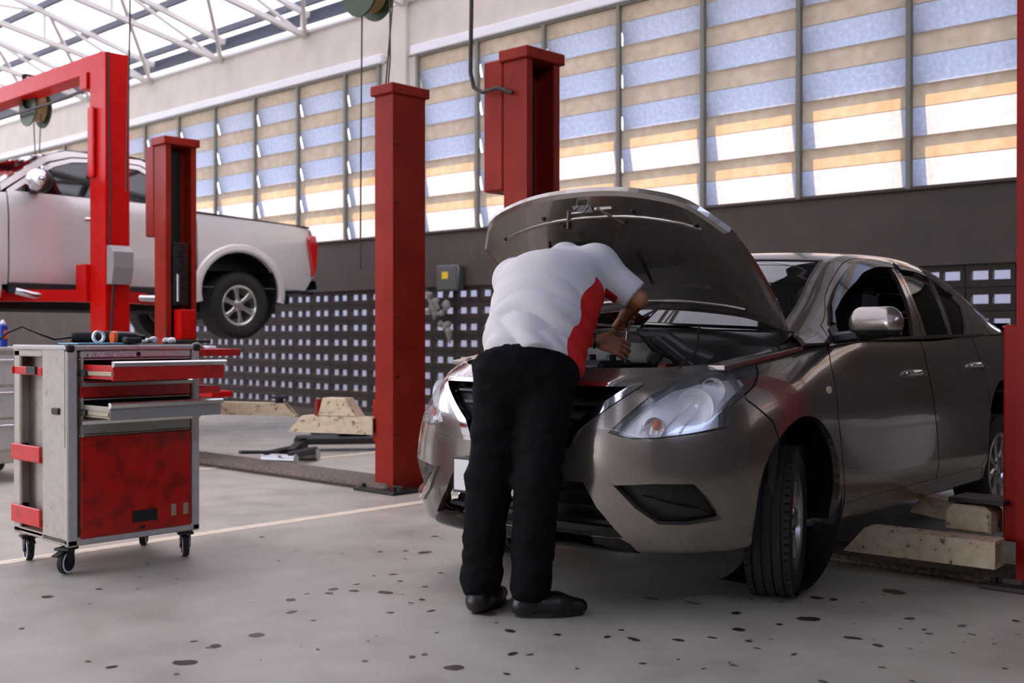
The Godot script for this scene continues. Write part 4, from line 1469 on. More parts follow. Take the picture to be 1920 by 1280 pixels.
func wheel(parent: Node3D, at: Vector3, turn: float, R: float, W: float, rr: float, spokes: int, style: int) -> Node3D:
	var g := Node3D.new()
	g.name = "wheel"
	parent.add_child(g, true)
	g.position = at
	g.rotation.y = turn
	var out := Basis(Vector3.BACK, -PI / 2)
	var m := MB.new()
	m.xf = Transform3D(out, Vector3.ZERO)
	var h := W * 0.5
	var pr := []
	# sidewall, shoulder, tread with grooves, shoulder, sidewall (from the outer bead round to the inner one)
	pr.append_array([Vector2(rr - 0.004, -h * 0.78), Vector2(rr + 0.012, -h * 0.86), Vector2(rr + (R - rr) * 0.35, -h * 0.99), Vector2(rr + (R - rr) * 0.6, -h), Vector2(R - 0.03, -h * 0.93), Vector2(R - 0.012, -h * 0.84), Vector2(R - 0.003, -h * 0.72)])
	for k in 4:
		var y := -h * 0.62 + h * 0.41 * k
		pr.append_array([Vector2(R, y - 0.012), Vector2(R, y - 0.0045), Vector2(R - 0.007, y - 0.003), Vector2(R - 0.007, y + 0.003), Vector2(R, y + 0.0045), Vector2(R, y + 0.012)])
	pr.append_array([Vector2(R - 0.003, h * 0.72), Vector2(R - 0.012, h * 0.84), Vector2(R - 0.03, h * 0.93), Vector2(rr + (R - rr) * 0.6, h), Vector2(rr + (R - rr) * 0.35, h * 0.99), Vector2(rr + 0.012, h * 0.86), Vector2(rr - 0.004, h * 0.78)])
	m.lathe(pr, 72)
	obj("tyre", m, M.tyre, g)
	# shoulder blocks of the tread
	m = MB.new()
	m.xf = Transform3D(out, Vector3.ZERO)
	for k in 60:
		var a := TAU * k / 60.0
		for s in [-1.0, 1.0]:
			m.box(Vector3(cos(a) * (R - 0.005), s * h * 0.82, sin(a) * (R - 0.005)), Vector3(0.012, h * 0.22, TAU * R / 60.0 * 0.72), 0.0, Basis(Vector3.UP, -a))
	obj("tread_blocks", m, M.tyre, g).set_meta("kind", "stuff")
	m = MB.new()
	m.xf = Transform3D(out, Vector3.ZERO)
	m.lathe([Vector2(rr - 0.03, -h * 0.8), Vector2(rr, -h * 0.8), Vector2(rr - 0.02, -h * 0.6), Vector2(rr - 0.03, h * 0.4), Vector2(rr - 0.014, h * 0.72), Vector2(rr + 0.006, h * 0.8), Vector2(rr + 0.006, h * 0.87), Vector2(rr - 0.006, h * 0.9), Vector2(rr - 0.02, h * 0.82), Vector2(rr - 0.026, h * 0.5)], 60)
	obj("rim", m, M.alloy, g)
	m = MB.new()
	m.xf = Transform3D(out, Vector3.ZERO)
	m.lathe([Vector2(0, -h * 0.1), Vector2(rr * 0.72, -h * 0.1), Vector2(rr * 0.72, 0.0), Vector2(0, 0.02)], 36)
	obj("brake_disc", m, M.dark_steel, g)
	for k in spokes:
		m = MB.new()
		var a := TAU * k / spokes + 0.15
		m.xf = Transform3D(WHEEL * Basis(Vector3.BACK, a), Vector3.ZERO)
		var w0 := 0.034 if style == 0 else 0.026
		var w1 := 0.05 if style == 0 else 0.056
		var o := rr - 0.012
		m.prism(V2([rr * 0.18, -w0 * 0.8, rr * 0.55, -w0 * 0.62, o * 0.86, -w1 * 0.62, o, -w1 * 0.95, o, w1 * 0.95, o * 0.86, w1 * 0.62, rr * 0.55, w0 * 0.62, rr * 0.18, w0 * 0.8]), h * 0.45, h * 0.74, 0.009)
		obj("spoke", m, M.alloy, g)
	m = MB.new()
	m.xf = Transform3D(out, Vector3.ZERO)
	m.lathe([Vector2(rr * 0.3, h * 0.4), Vector2(rr * 0.3, h * 0.7), Vector2(rr * 0.26, h * 0.78), Vector2(rr * 0.15, h * 0.82), Vector2(0, h * 0.83)], 28)
	obj("hub_cap", m, M.alloy, g)
	m = MB.new()
	m.xf = Transform3D(out, Vector3.ZERO)
	for k in 6:
		var a := TAU * k / 6.0
		m.cyl(Vector3(cos(a) * rr * 0.24, h * 0.6, sin(a) * rr * 0.24), Vector3(cos(a) * rr * 0.24, h * 0.8, sin(a) * rr * 0.24), 0.009, 6)
	obj("wheel_nuts", m, M.dark_steel, g)
	return g


# ---------------------------------------------------------------- pickup on the overhead lift
func pickup() -> void:
	M.tyre = tex_mat(noise_tex(0.05, [[0.0, C(24, 22, 21)], [0.5, C(33, 31, 29)], [1.0, C(46, 42, 39)]], 51, 4), 3.0, 0.8)
	M.alloy = mat(C(196, 194, 190), 0.25, 0.85)
	M.silver = mat(C(218, 214, 207), 0.34, 0.25, 1.0)
	M.tint = mat(C(10, 11, 13), 0.03)
	M.tint.metallic_specular = 0.6
	M.tail_red = mat(C(190, 10, 12), 0.12, 0.0, 1.0)
	M.plastic = mat(C(30, 29, 29), 0.55)
	var r := thing("pickup_truck", "silver double-cab pickup truck raised on the bright red lift", "pickup truck", Vector3(-11.515, 0, 0))
	# side surface: rows along z (0.35 m), columns along y (0.1 m)
	var net := []
	for i in 16:
		var z := -2.69 - 0.35 * i
		var row := []
		for j in 17:
			var y := 1.4 + 0.1 * j
			var x := 0.915
			if y < 1.75:
				x -= 0.09 * pow((1.75 - y) / 0.35, 2.0)
			if y > 2.15:
				x -= 0.10 * pow((y - 2.15) / 0.4, 2.0) if y < 2.4 else 0.039 + (y - 2.4) * 0.40
			if z > -3.7:
				x -= 0.24 * pow((z + 3.7) / 1.0, 2.0)
			if z < -7.5:
				x -= 0.05 * pow((z + 7.5) / 0.44, 2.0)
			row.append(Vector3(x, y, z))
		net.append(row)
	var s := Surf.new()
	s.build(net, 4, ["line", "line"], ["line", "line"], Vector3(0, 2, -5.3))
	var q := func(a: Array) -> PackedVector2Array:
		var o := PackedVector2Array()
		for i in range(0, a.size(), 2):
			o.append(Vector2((-2.69 - a[i]) / 0.35, (a[i + 1] - 1.4) / 0.1))
		return o
	var circle := func(cz: float, cy: float, rad: float, ry: float) -> PackedVector2Array:
		var o := []
		for k in 21:
			var a := PI * k / 20.0
			o.append_array([cz + cos(a) * rad, cy + sin(a) * ry])
		o.append_array([cz - rad, 1.2, cz + rad, 1.2])
		return q.call(o)
	var arch_r: PackedVector2Array = circle.call(-6.95, 1.56, 0.49, 0.43)
	var arch_f: PackedVector2Array = circle.call(-3.8, 1.56, 0.49, 0.43)
	var st := Vector2(0.34, 0.8)
	var glass_f: PackedVector2Array = q.call([-4.52, 2.44, -4.7, 2.56, -4.95, 2.72, -5.15, 2.79, -5.36, 2.81, -5.38, 2.43])
	var glass_r: PackedVector2Array = q.call([-5.5, 2.43, -5.48, 2.81, -5.85, 2.79, -6.02, 2.7, -6.12, 2.43])
	var doors := [
		["front_fender", q.call([-2.72, 1.75, -2.72, 2.16, -3.2, 2.27, -4.0, 2.38, -4.44, 2.42, -4.44, 1.56, -2.9, 1.56]), [arch_f]],
		["front_door", q.call([-4.455, 1.57, -4.455, 2.45, -4.67, 2.6, -4.93, 2.76, -5.15, 2.83, -5.43, 2.85, -5.43, 1.57]), [glass_f]],
		["rear_door", q.call([-5.445, 1.57, -5.445, 2.85, -5.88, 2.83, -6.08, 2.72, -6.22, 2.42, -6.25, 1.9, -6.24, 1.57]), [glass_r, arch_r]],
		["cab_side", q.call([-6.255, 1.57, -6.265, 1.9, -6.235, 2.42, -6.095, 2.73, -5.89, 2.845, -5.4, 2.865, -5.15, 2.845, -4.9, 2.77, -4.4, 2.435, -4.4, 2.5, -4.85, 2.81, -5.1, 2.9, -5.9, 2.9, -6.2, 2.78, -6.38, 2.42, -6.4, 1.57]), [arch_r]],
		["bed_side", q.call([-6.44, 1.6, -6.42, 2.38, -7.2, 2.345, -7.9, 2.315, -7.93, 1.72, -7.85, 1.6]), [arch_r]]]
	for mir in [false, true]:
		for d in doors:
			var m := MB.new()
			patch(m, s, d[1], st, d[2], 0.0, 0.03, mir)
			obj(d[0], m, M.silver, r)
		for gl in [glass_f, glass_r]:
			var m := MB.new()
			patch(m, s, gl, st, [], -0.012, 0.0, mir)
			obj("side_window", m, M.tint, r)
		var sg := -1.0 if mir else 1.0
		# flares round the wheel arches
		for cz in [-6.95, -3.8]:
			var pts := []
			for k in 25:
				var a := PI * (-0.08 + 1.16 * k / 24.0)
				var zz: float = cz + cos(a) * 0.515
				var px: float = 0.915 - (0.24 * pow((zz + 3.7), 2.0) if zz > -3.7 else 0.0)
				pts.append(Vector3(sg * (px + 0.012), 1.56 + sin(a) * 0.455, zz))
			var m := MB.new()
			var mid := Vector3(sg * 0.8, 1.56, cz)
			for k in 24:
				var a: Vector3 = pts[k]
				var b: Vector3 = pts[k + 1]
				var da := (a - mid) * Vector3(0, 1, 1)
				var db := (b - mid) * Vector3(0, 1, 1)
				var prof := [[0.94, -0.05], [0.95, 0.006], [1.0, 0.016], [1.1, 0.012], [1.14, -0.012]]
				for e in 4:
					var p0: Array = prof[e]
					var p1: Array = prof[e + 1]
					var q0: Vector3 = a + da * (p0[0] - 1.0) + Vector3(sg * p0[1], 0, 0)
					var q1: Vector3 = b + db * (p0[0] - 1.0) + Vector3(sg * p0[1], 0, 0)
					var q2: Vector3 = b + db * (p1[0] - 1.0) + Vector3(sg * p1[1], 0, 0)
					var q3: Vector3 = a + da * (p1[0] - 1.0) + Vector3(sg * p1[1], 0, 0)
					var o := Vector3(sg, 0, 0)
					if e == 0:
						o = -da
					elif e == 3:
						o = Vector3(sg, 0, 0) + da
					m.quad(q0, q1, q2, q3, o)
			obj("arch_flare", m, M.silver, r)
			m = MB.new()
			m.xf = Transform3D(Basis(Vector3.BACK, PI / 2), Vector3(sg * 0.72, 1.56, cz))
			m.lathe([Vector2(0.47, -0.2), Vector2(0.47, 0.2)], 30, -PI * 0.6 - PI / 2.0, PI * 0.6 - PI / 2.0)
			m.xf = Transform3D()
			m.box(Vector3(sg * 0.53, 1.75, cz), Vector3(0.02, 0.5, 0.95), 0.0)
			obj("wheel_well", m, M.plastic, r)
		var m2 := MB.new()
		m2.tube([Vector3(sg * 0.93, 1.5, -4.5), Vector3(sg * 0.97, 1.46, -4.65), Vector3(sg * 0.97, 1.46, -6.1), Vector3(sg * 0.93, 1.5, -6.25)], 0.035, 12)
		obj("side_step", m2, M.chrome, r)
		m2 = MB.new()
		m2.box(Vector3(sg * 0.87, 1.53, -5.35), Vector3(0.08, 0.1, 1.8), 0.01)
		obj("sill", m2, M.plastic, r)
		# wedge-shaped tail lamp
		m2 = MB.new()
		m2.xf = Transform3D(Basis(Vector3(0, 0, -1), Vector3(0, 1, 0), Vector3(1, 0, 0)), Vector3(sg * 0.87 - 0.04, 0, 0))
		m2.prism(V2([7.86, 2.19, 7.89, 2.23, 7.97, 2.23, 8.0, 2.1, 7.98, 1.85, 7.95, 1.76, 7.92, 1.86, 7.88, 2.05]), 0.0, 0.085, 0.01)
		obj("tail_lamp", m2, M.tail_red, r)
		# door mirror with chrome shell
		var mr := MB.new()
		mr.ball(Vector3(sg * 1.04, 2.54, -4.66), Vector3(0.15, 0.105, 0.09), 24, 16)
		var mm := obj("door_mirror", mr, M.chrome, r)
		mr = MB.new()
		mr.bar(Vector3(sg * 0.86, 2.45, -4.7), Vector3(sg * 1.02, 2.47, -4.69), 0.09, 0.05, 0.01)
		mr.ball(Vector3(sg * 1.04, 2.53, -4.7), Vector3(0.157, 0.112, 0.085), 24, 16)
		obj("mirror_foot", mr, M.plastic, mm)
		for hz in [-5.28, -6.08]:
			m2 = MB.new()
			m2.box(Vector3(sg * 0.915, 2.22, hz), Vector3(0.03, 0.03, 0.2), 0.01)
			obj("door_handle", m2, M.chrome, r)
		for cz in [-6.95, -3.8]:
			wheel(r, Vector3(sg * 0.79, 1.41, cz), 0.0 if sg > 0 else PI, 0.365, 0.25, 0.215, 6, 0)
	# top: hood, windscreen, roof, rear window, made of strips across
	var strips := [
		["bonnet", M.silver, [[-2.72, 2.16], [-3.0, 2.25], [-3.5, 2.35], [-4.3, 2.44]]],
		["windscreen", M.tint, [[-4.32, 2.45], [-4.6, 2.65], [-4.88, 2.84]]],
		["roof", M.silver, [[-4.88, 2.84], [-5.1, 2.91], [-5.5, 2.94], [-5.9, 2.92], [-6.15, 2.84]]],
		["rear_window", M.tint, [[-6.15, 2.84], [-6.3, 2.62], [-6.4, 2.42]]],
		["cab_back", M.silver, [[-6.4, 2.42], [-6.41, 1.6]]],
		["bed_floor", M.plastic, [[-6.44, 1.78], [-7.88, 1.78]]],
		["tailgate", M.silver, [[-7.9, 2.3], [-7.95, 2.2], [-7.95, 1.75]]],
		["rear_bumper", M.chrome, [[-7.9, 1.72], [-8.06, 1.72], [-8.08, 1.62], [-8.02, 1.56], [-7.8, 1.56]]],
		["nose", M.silver, [[-2.72, 2.16], [-2.62, 2.0], [-2.6, 1.8], [-2.68, 1.6]]]]
	for d in strips:
		var m := MB.new()
		var pr: Array = d[2]
		for i in pr.size() - 1:
			for j in 8:
				var c := []
				for e in [[i, j], [i, j + 1], [i + 1, j + 1], [i + 1, j]]:
					var zz: float = pr[e[0]][0]
					var yy: float = pr[e[0]][1]
					var t: float = e[1] / 4.0 - 1.0
					var half := 0.89
					if yy > 2.4 and zz > -6.43:
						half = 0.876 - (yy - 2.4) * 0.40
					if zz > -3.7:
						half -= 0.24 * pow((zz + 3.7) / 1.0, 2.0)
					if d[0] == "rear_bumper":
						half = 0.78
					c.append(Vector3(half * t, yy + (0.03 * (1.0 - t * t) if yy > 2.1 and d[0] != "tailgate" else 0.0), zz - (0.02 * (1.0 - t * t) if d[0] in ["tailgate", "rear_bumper"] else 0.0)))
				var cen := Vector3(0, 1.9, -5.3 if d[0] != "bed_floor" else -7.0)
				m.quad(c[0], c[1], c[2], c[3], (c[0] + c[2]) * 0.5 - (cen if d[0] != "bed_floor" else Vector3(0, 1.0, -7)))
		obj(d[0], m, d[1], r)
	var m := MB.new()
	for sg in [-1.0, 1.0]:
		m.bar(Vector3(sg * 0.875, 2.39, -6.43), Vector3(sg * 0.855, 2.325, -7.9), 0.06, 0.016, 0.004)
	obj("bed_rail", m, M.plastic, r)
	m = MB.new()
	m.box(Vector3(0, 1.5, -5.3), Vector3(1.3, 0.12, 5.0), 0.02)
	for sg in [-1.0, 1.0]:
		m.box(Vector3(sg * 0.45, 1.4, -5.4), Vector3(0.1, 0.14, 4.6), 0.01)
	m.cyl(Vector3(-0.7, 1.41, -6.95), Vector3(0.7, 1.41, -6.95), 0.05, 12)
	m.ball(Vector3(0, 1.41, -6.95), Vector3(0.16, 0.16, 0.16))
	m.cyl(Vector3(-0.7, 1.41, -3.8), Vector3(0.7, 1.41, -3.8), 0.04, 12)
	obj("chassis", m, M.black, r)
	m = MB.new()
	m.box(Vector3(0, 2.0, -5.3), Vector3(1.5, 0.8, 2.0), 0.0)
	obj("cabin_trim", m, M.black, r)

# ---------------------------------------------------------------- sedan: control nets (metres; length from the nose, half width, height)
const PLAN := [[0.0, 0.0], [0.01, 0.25], [0.04, 0.45], [0.1, 0.62], [0.2, 0.75], [0.36, 0.835], [0.6, 0.868], [0.85, 0.878], [1.15, 0.878], [1.5, 0.876], [2.0, 0.876], [2.5, 0.876], [3.0, 0.874], [3.45, 0.868], [3.85, 0.845], [4.15, 0.785], [4.32, 0.66], [4.4, 0.42], [4.43, 0.0]]
const SEC_F0 := [[0.2, 0.245], [0.06, 0.25], [0.02, 0.3], [0.005, 0.4], [0.0, 0.5], [0.0, 0.6], [0.015, 0.72], [0.045, 0.82], [0.085, 0.9], [0.17, 0.955]]
const SEC_F4 := [[0.2, 0.248], [0.07, 0.252], [0.03, 0.31], [0.008, 0.4], [0.0, 0.5], [0.005, 0.6], [0.03, 0.72], [0.08, 0.82], [0.145, 0.9], [0.23, 0.962]]
const SEC_F5 := [[0.17, 0.25], [0.05, 0.255], [0.025, 0.31], [0.006, 0.41], [0.0, 0.51], [0.002, 0.61], [0.02, 0.725], [0.055, 0.83], [0.11, 0.91], [0.19, 0.97]]
const SEC_F6 := [[0.15, 0.25], [0.035, 0.255], [0.018, 0.32], [0.005, 0.42], [0.0, 0.52], [0.0, 0.62], [0.006, 0.73], [0.033, 0.84], [0.085, 0.93], [0.165, 0.995]]
const SEC_F7 := [[0.15, 0.25], [0.035, 0.255], [0.018, 0.32], [0.005, 0.42], [0.0, 0.52], [0.0, 0.63], [0.004, 0.75], [0.03, 0.875], [0.085, 0.97], [0.165, 1.03]]
const SEC_F8 := [[0.13, 0.25], [0.04, 0.26], [0.02, 0.33], [0.004, 0.43], [0.002, 0.55], [0.006, 0.66], [0.016, 0.78], [0.042, 0.91], [0.085, 1.01], [0.145, 1.07]]
const SEC_D9 := [[0.13, 0.25], [0.045, 0.265], [0.02, 0.34], [0.002, 0.43], [0.004, 0.56], [0.012, 0.68], [0.024, 0.8], [0.05, 0.93], [0.066, 1.01], [0.083, 1.055]]
const SEC_D12 := [[0.13, 0.25], [0.045, 0.265], [0.02, 0.34], [0.002, 0.43], [0.004, 0.56], [0.012, 0.69], [0.024, 0.82], [0.05, 0.95], [0.066, 1.03], [0.083, 1.08]]
const SEC_R14 := [[0.12, 0.27], [0.04, 0.28], [0.02, 0.35], [0.008, 0.45], [0.0, 0.57], [0.0, 0.7], [0.008, 0.84], [0.03, 0.97], [0.05, 1.05], [0.08, 1.1]]
const SEC_R18 := [[0.15, 0.3], [0.05, 0.31], [0.015, 0.36], [0.0, 0.45], [0.0, 0.57], [0.02, 0.7], [0.03, 0.84], [0.04, 0.97], [0.06, 1.08], [0.12, 1.14]]
const GREEN := [
	[[0.98, 0.8, 1.05], [0.99, 0.78, 1.07], [0.995, 0.755, 1.085], [1.0, 0.735, 1.1], [0.985, 0.68, 1.105], [0.935, 0.38, 1.112], [0.9, 0.0, 1.12]],
	[[1.3, 0.806, 1.055], [1.29, 0.79, 1.09], [1.27, 0.755, 1.15], [1.24, 0.7, 1.225], [1.225, 0.65, 1.238], [1.18, 0.36, 1.252], [1.15, 0.0, 1.262]],
	[[1.6, 0.806, 1.06], [1.58, 0.778, 1.15], [1.53, 0.72, 1.27], [1.46, 0.655, 1.35], [1.44, 0.6, 1.362], [1.41, 0.34, 1.38], [1.385, 0.0, 1.39]],
	[[1.9, 0.806, 1.062], [1.88, 0.77, 1.18], [1.84, 0.7, 1.34], [1.74, 0.62, 1.452], [1.7, 0.56, 1.468], [1.67, 0.3, 1.487], [1.65, 0.0, 1.495]],
	[[2.15, 0.806, 1.064], [2.15, 0.768, 1.2], [2.15, 0.69, 1.38], [2.15, 0.605, 1.475], [2.15, 0.53, 1.505], [2.15, 0.3, 1.525], [2.15, 0.0, 1.53]],
	[[2.6, 0.806, 1.072], [2.6, 0.768, 1.2], [2.6, 0.69, 1.375], [2.6, 0.6, 1.47], [2.6, 0.53, 1.5], [2.6, 0.3, 1.522], [2.6, 0.0, 1.528]],
	[[3.0, 0.805, 1.08], [3.0, 0.762, 1.18], [3.0, 0.69, 1.32], [3.0, 0.6, 1.425], [3.0, 0.53, 1.455], [3.0, 0.3, 1.49], [3.0, 0.0, 1.495]],
	[[3.35, 0.8, 1.09], [3.36, 0.757, 1.15], [3.37, 0.7, 1.23], [3.38, 0.615, 1.325], [3.39, 0.55, 1.35], [3.4, 0.3, 1.39], [3.4, 0.0, 1.4]],
	[[3.75, 0.775, 1.1], [3.75, 0.75, 1.11], [3.76, 0.72, 1.12], [3.77, 0.67, 1.135], [3.78, 0.6, 1.14], [3.82, 0.3, 1.16], [3.84, 0.0, 1.165]]]

func sedan() -> void:
	M.paint = mat(C(138, 130, 121), 0.22, 0.74, 1.0)
	M.glass_dark = mat(C(7, 8, 9), 0.02)
	M.glass_dark.metallic_specular = 0.38
	M.glass_side = mat(C(5, 5, 6), 0.03)
	M.glass_side.metallic_specular = 0.28
	M.gloss_black = mat(C(10, 10, 11), 0.12)
	M.trim = mat(C(18, 18, 19), 0.4)
	M.lens = mat(Color(1, 1, 1, 0.06), 0.02)
	M.lens.transparency = BaseMaterial3D.TRANSPARENCY_ALPHA
	M.reflector = mat(C(244, 245, 247), 0.25, 0.35)
	M.bulb_orange = mat(C(196, 104, 60), 0.3)
	M.smoke = mat(C(28, 22, 18), 0.06, 0.0, 1.0)
	M.engine = mat(C(26, 26, 28), 0.45, 0.3)
	var car := thing("sedan", "bronze grey sedan with its bonnet propped open in front of the mechanic", "car", Vector3(-3.14, 0, -3.34), deg_to_rad(2.4))

	# --- surfaces
	var secs := [SEC_F0, SEC_F0, SEC_F0, null, SEC_F4, SEC_F5, SEC_F6, SEC_F7, SEC_F8, SEC_D9, SEC_D9, SEC_D9, SEC_D12, SEC_D12, SEC_R14, SEC_R14, SEC_R18, SEC_R18, SEC_R18]
	var net := []
	var np := PLAN.size()
	for i in np:
		var a := Vector2(PLAN[maxi(i - 1, 0)][0], PLAN[maxi(i - 1, 0)][1])
		var b := Vector2(PLAN[mini(i + 1, np - 1)][0], PLAN[mini(i + 1, np - 1)][1])
		if i == 0:
			a = Vector2(PLAN[1][0], -PLAN[1][1])
		if i == np - 1:
			b = Vector2(PLAN[np - 2][0], -PLAN[np - 2][1])
		var t := (b - a).normalized()
		var n := Vector2(-t.y, t.x)
		var row := []
		for j in 10:
			var d: float
			var h: float
			if secs[i] == null:
				d = (SEC_F0[j][0] + SEC_F4[j][0]) * 0.5
				h = (SEC_F0[j][1] + SEC_F4[j][1]) * 0.5
			else:
				d = secs[i][j][0]
				h = secs[i][j][1]
			var p := Vector2(PLAN[i][0], PLAN[i][1]) - n * d
			row.append(Vector3(0.0 if i == 0 or i == np - 1 else p.y, h, -p.x))
		net.append(row)
	var lower := Surf.new()
	lower.build(net, 8, ["mirror", "mirror"], ["line", "line"], Vector3(0, 0.65, -2.2))
	net = []
	for g in GREEN:
		var row := []
		for p in g:
			row.append(Vector3(p[1], p[2], -p[0]))
		net.append(row)
	var upper := Surf.new()
	upper.build(net, 8, ["line", "line"], ["line", "mirror"], Vector3(0, 1.0, -2.3))

	# --- openings in the lower body
	var s_of := [0.36, 0.6, 0.85, 1.15, 1.5, 2.0, 2.5, 3.0, 3.45, 3.85]
	var h_of := [0.25, 0.255, 0.32, 0.42, 0.52, 0.63, 0.75, 0.87]
	var to_ab := func(s: float, h: float) -> Vector2:
		var a := 5.0
		for k in 9:
			if s >= s_of[k]:
				a = 5.0 + k + (s - s_of[k]) / (s_of[k + 1] - s_of[k])
		var b := 0.0
		for k in 7:
			if h >= h_of[k]:
				b = k + (h - h_of[k]) / (h_of[k + 1] - h_of[k])
		return Vector2(a, b)
	var arch := func(cs: float) -> PackedVector2Array:
		var o := PackedVector2Array()
		for k in 33:
			var an := PI * (-0.02 + 1.04 * k / 32.0)
			o.append(to_ab.call(cs - cos(an) * 0.345, maxf(0.4 + sin(an) * 0.355, 0.256)))
		o.append(Vector2(o[32].x + 0.05, -1.0))
		o.append(Vector2(o[0].x - 0.05, -1.0))
		return o
	var arch_f: PackedVector2Array = arch.call(0.815)
	var arch_r: PackedVector2Array = arch.call(3.43)
	var lamp := V2([1.971, 5.917, 2.245, 6.392, 2.81, 7.333, 3.779, 8.295, 4.776, 8.86, 5.3, 9.1, 6.05, 9.1, 6.191, 8.676, 5.979, 8.02, 5.713, 7.527, 5.345, 7.137, 5.023, 6.77, 4.896, 6.44, 4.844, 6.06, 4.129, 5.94, 3.109, 5.778, 2.548, 5.734, 2.227, 5.812])
	var lamp_in := V2([1.99, 5.93, 2.26, 6.39, 2.83, 7.32, 3.79, 8.28, 4.78, 8.84, 5.32, 8.98, 6.03, 8.98, 6.17, 8.67, 5.96, 8.03, 5.7, 7.55, 5.33, 7.15, 5.0, 6.78, 4.875, 6.44, 4.825, 6.08, 4.129, 5.96, 3.109, 5.8, 2.548, 5.755, 2.24, 5.83])
	var grille := V2([-0.01, 5.35, 1.15, 5.35, 1.34, 5.95, 2.68, 7.9, 2.5, 8.04, -0.01, 8.02])
	var intake := V2([-0.01, 4.15, 1.45, 4.15, 1.75, 3.2, 2.3, 2.12, -0.01, 2.12])
	var fog := V2([2.13, 4.12, 3.0, 4.25, 3.9, 4.27, 4.25, 3.7, 4.6, 2.84, 3.8, 2.72, 3.1, 2.73, 2.6, 3.3])
	var st := Vector2(0.125, 0.25)
	var both := [false, true]

	# --- front bumper (one moulding, both sides)
	var m := MB.new()
	for mir in both:
		patch(m, lower, V2([0, 0, 5.93, 0, 5.93, 1.0, 5.86, 1.8, 6.03, 5.5, 5.93, 6.09, 5.40, 6.98, 5.40, 9, 0, 9]), st, [lamp, grille, intake, fog, arch_f], 0.0, 0.035, mir)
	var bumper := obj("front_bumper", m, M.paint, car)
	for mir in both:
		m = MB.new()
		patch(m, lower, fog, st, [], -0.045, 0.0, mir)
		# the ridge inside the pocket
		patch(m, lower, V2([2.7, 3.75, 3.3, 3.5, 4.1, 3.25, 4.35, 3.0, 3.7, 2.95, 3.1, 3.15]), st, [], -0.022, 0.03, mir)
		obj("fog_pocket", m, M.trim, bumper)
		m = MB.new()
		patch(m, lower, V2([2.0, 4.2, 2.13, 4.12, 2.6, 3.3, 3.1, 2.73, 3.8, 2.72, 4.6, 2.84, 4.72, 2.72, 3.8, 2.5, 2.98, 2.5, 2.45, 3.1]), Vector2(0.125, 0.125), [], 0.009, 0.02, mir)
		obj("fog_surround", m, M.paint, bumper)
	m = MB.new()
	for mir in both:
		patch(m, lower, intake, st, [], -0.09, 0.0, mir)
		for k in 3:
			patch(m, lower, V2([0, 3.75 - 0.55 * k, 1.55 + 0.2 * k, 3.75 - 0.55 * k, 1.57 + 0.2 * k, 3.6 - 0.55 * k, 0, 3.6 - 0.55 * k]), st, [], -0.04, 0.03, mir)
	obj("lower_intake", m, M.black, bumper)
	m = MB.new()
	for mir in both:
		patch(m, lower, V2([0, 1.0, 2.6, 1.0, 2.45, 1.75, 2.2, 2.1, 0, 2.1]), st, [], 0.004, 0.02, mir)
	obj("chin_lip", m, M.gloss_black, bumper)
	# grille: black mesh ground, bars, chrome V arms, emblem-free
	m = MB.new()
	for mir in both:
		patch(m, lower, grille, st, [], -0.06, 0.0, mir)
	var gr := obj("grille", m, M.black, car)
	for k in 4:
		m = MB.new()
		for mir in both:
			var b0 := 5.72 + 0.56 * k
			patch(m, lower, V2([0, b0, 0.75 + 0.36 * k, b0, 0.82 + 0.36 * k, b0 + 0.13, 0, b0 + 0.13]), st, [], -0.028, 0.03, mir)
		obj("grille_bar", m, M.gloss_black, gr)
	for mir in both:
		m = MB.new()
		patch(m, lower, V2([0.9, 5.37, 1.14, 5.37, 1.34, 5.97, 2.66, 7.9, 2.5, 8.0, 2.36, 7.86, 1.16, 6.1]), st, [], 0.006, 0.03, mir)
		obj("chrome_arm", m, M.chrome, gr)
	m = MB.new()
	for mir in both:
		patch(m, lower, V2([0, 7.78, 2.3, 7.78, 2.5, 8.02, 0, 8.01]), st, [], 0.003, 0.03, mir)
	obj("chrome_top_bar", m, M.chrome, gr)
	m = MB.new()
	for mir in both:
		patch(m, lower, V2([0, 5.36, 1.1, 5.36, 1.12, 5.5, 0, 5.5]), st, [], 0.006, 0.03, mir)
	obj("chrome_lower_bar", m, M.chrome, gr)
	# number plate, blank
	m = MB.new()
	m.box(Vector3(-0.13, 0.5, 0.02), Vector3(0.36, 0.15, 0.012), 0.003)
	obj("plate_holder", m, M.trim, bumper)
	m = MB.new()
	m.box(Vector3(-0.13, 0.5, 0.028), Vector3(0.335, 0.128, 0.004), 0.001)
	obj("number_plate", m, M.white, bumper)

	# --- headlamps
	for mir in both:
		m = MB.new()
		patch(m, lower, lamp_in, st, [], 0.002, 0.0, mir)
		var sg := Vector3(-1, 1, 1) if mir else Vector3.ONE
		var hl := obj("headlamp", m, M.lens, car)
		m = MB.new()
		patch(m, lower, lamp_in, st, [], -0.05, 0.0, mir)
		obj("housing", m, M.reflector, hl)
		m = MB.new()
		patch(m, lower, lamp_in, st, [V2([2.08, 5.9, 2.4, 6.5, 2.9, 7.25, 3.7, 8.05, 4.5, 8.4, 5.3, 8.45, 5.75, 8.3, 5.75, 7.95, 5.45, 7.55, 5.1, 7.15, 4.82, 6.75, 4.76, 6.15, 3.9, 5.98, 3.0, 5.82, 2.4, 5.79])], -0.012, 0.05, mir)
		obj("bezel", m, M.gloss_black, hl)
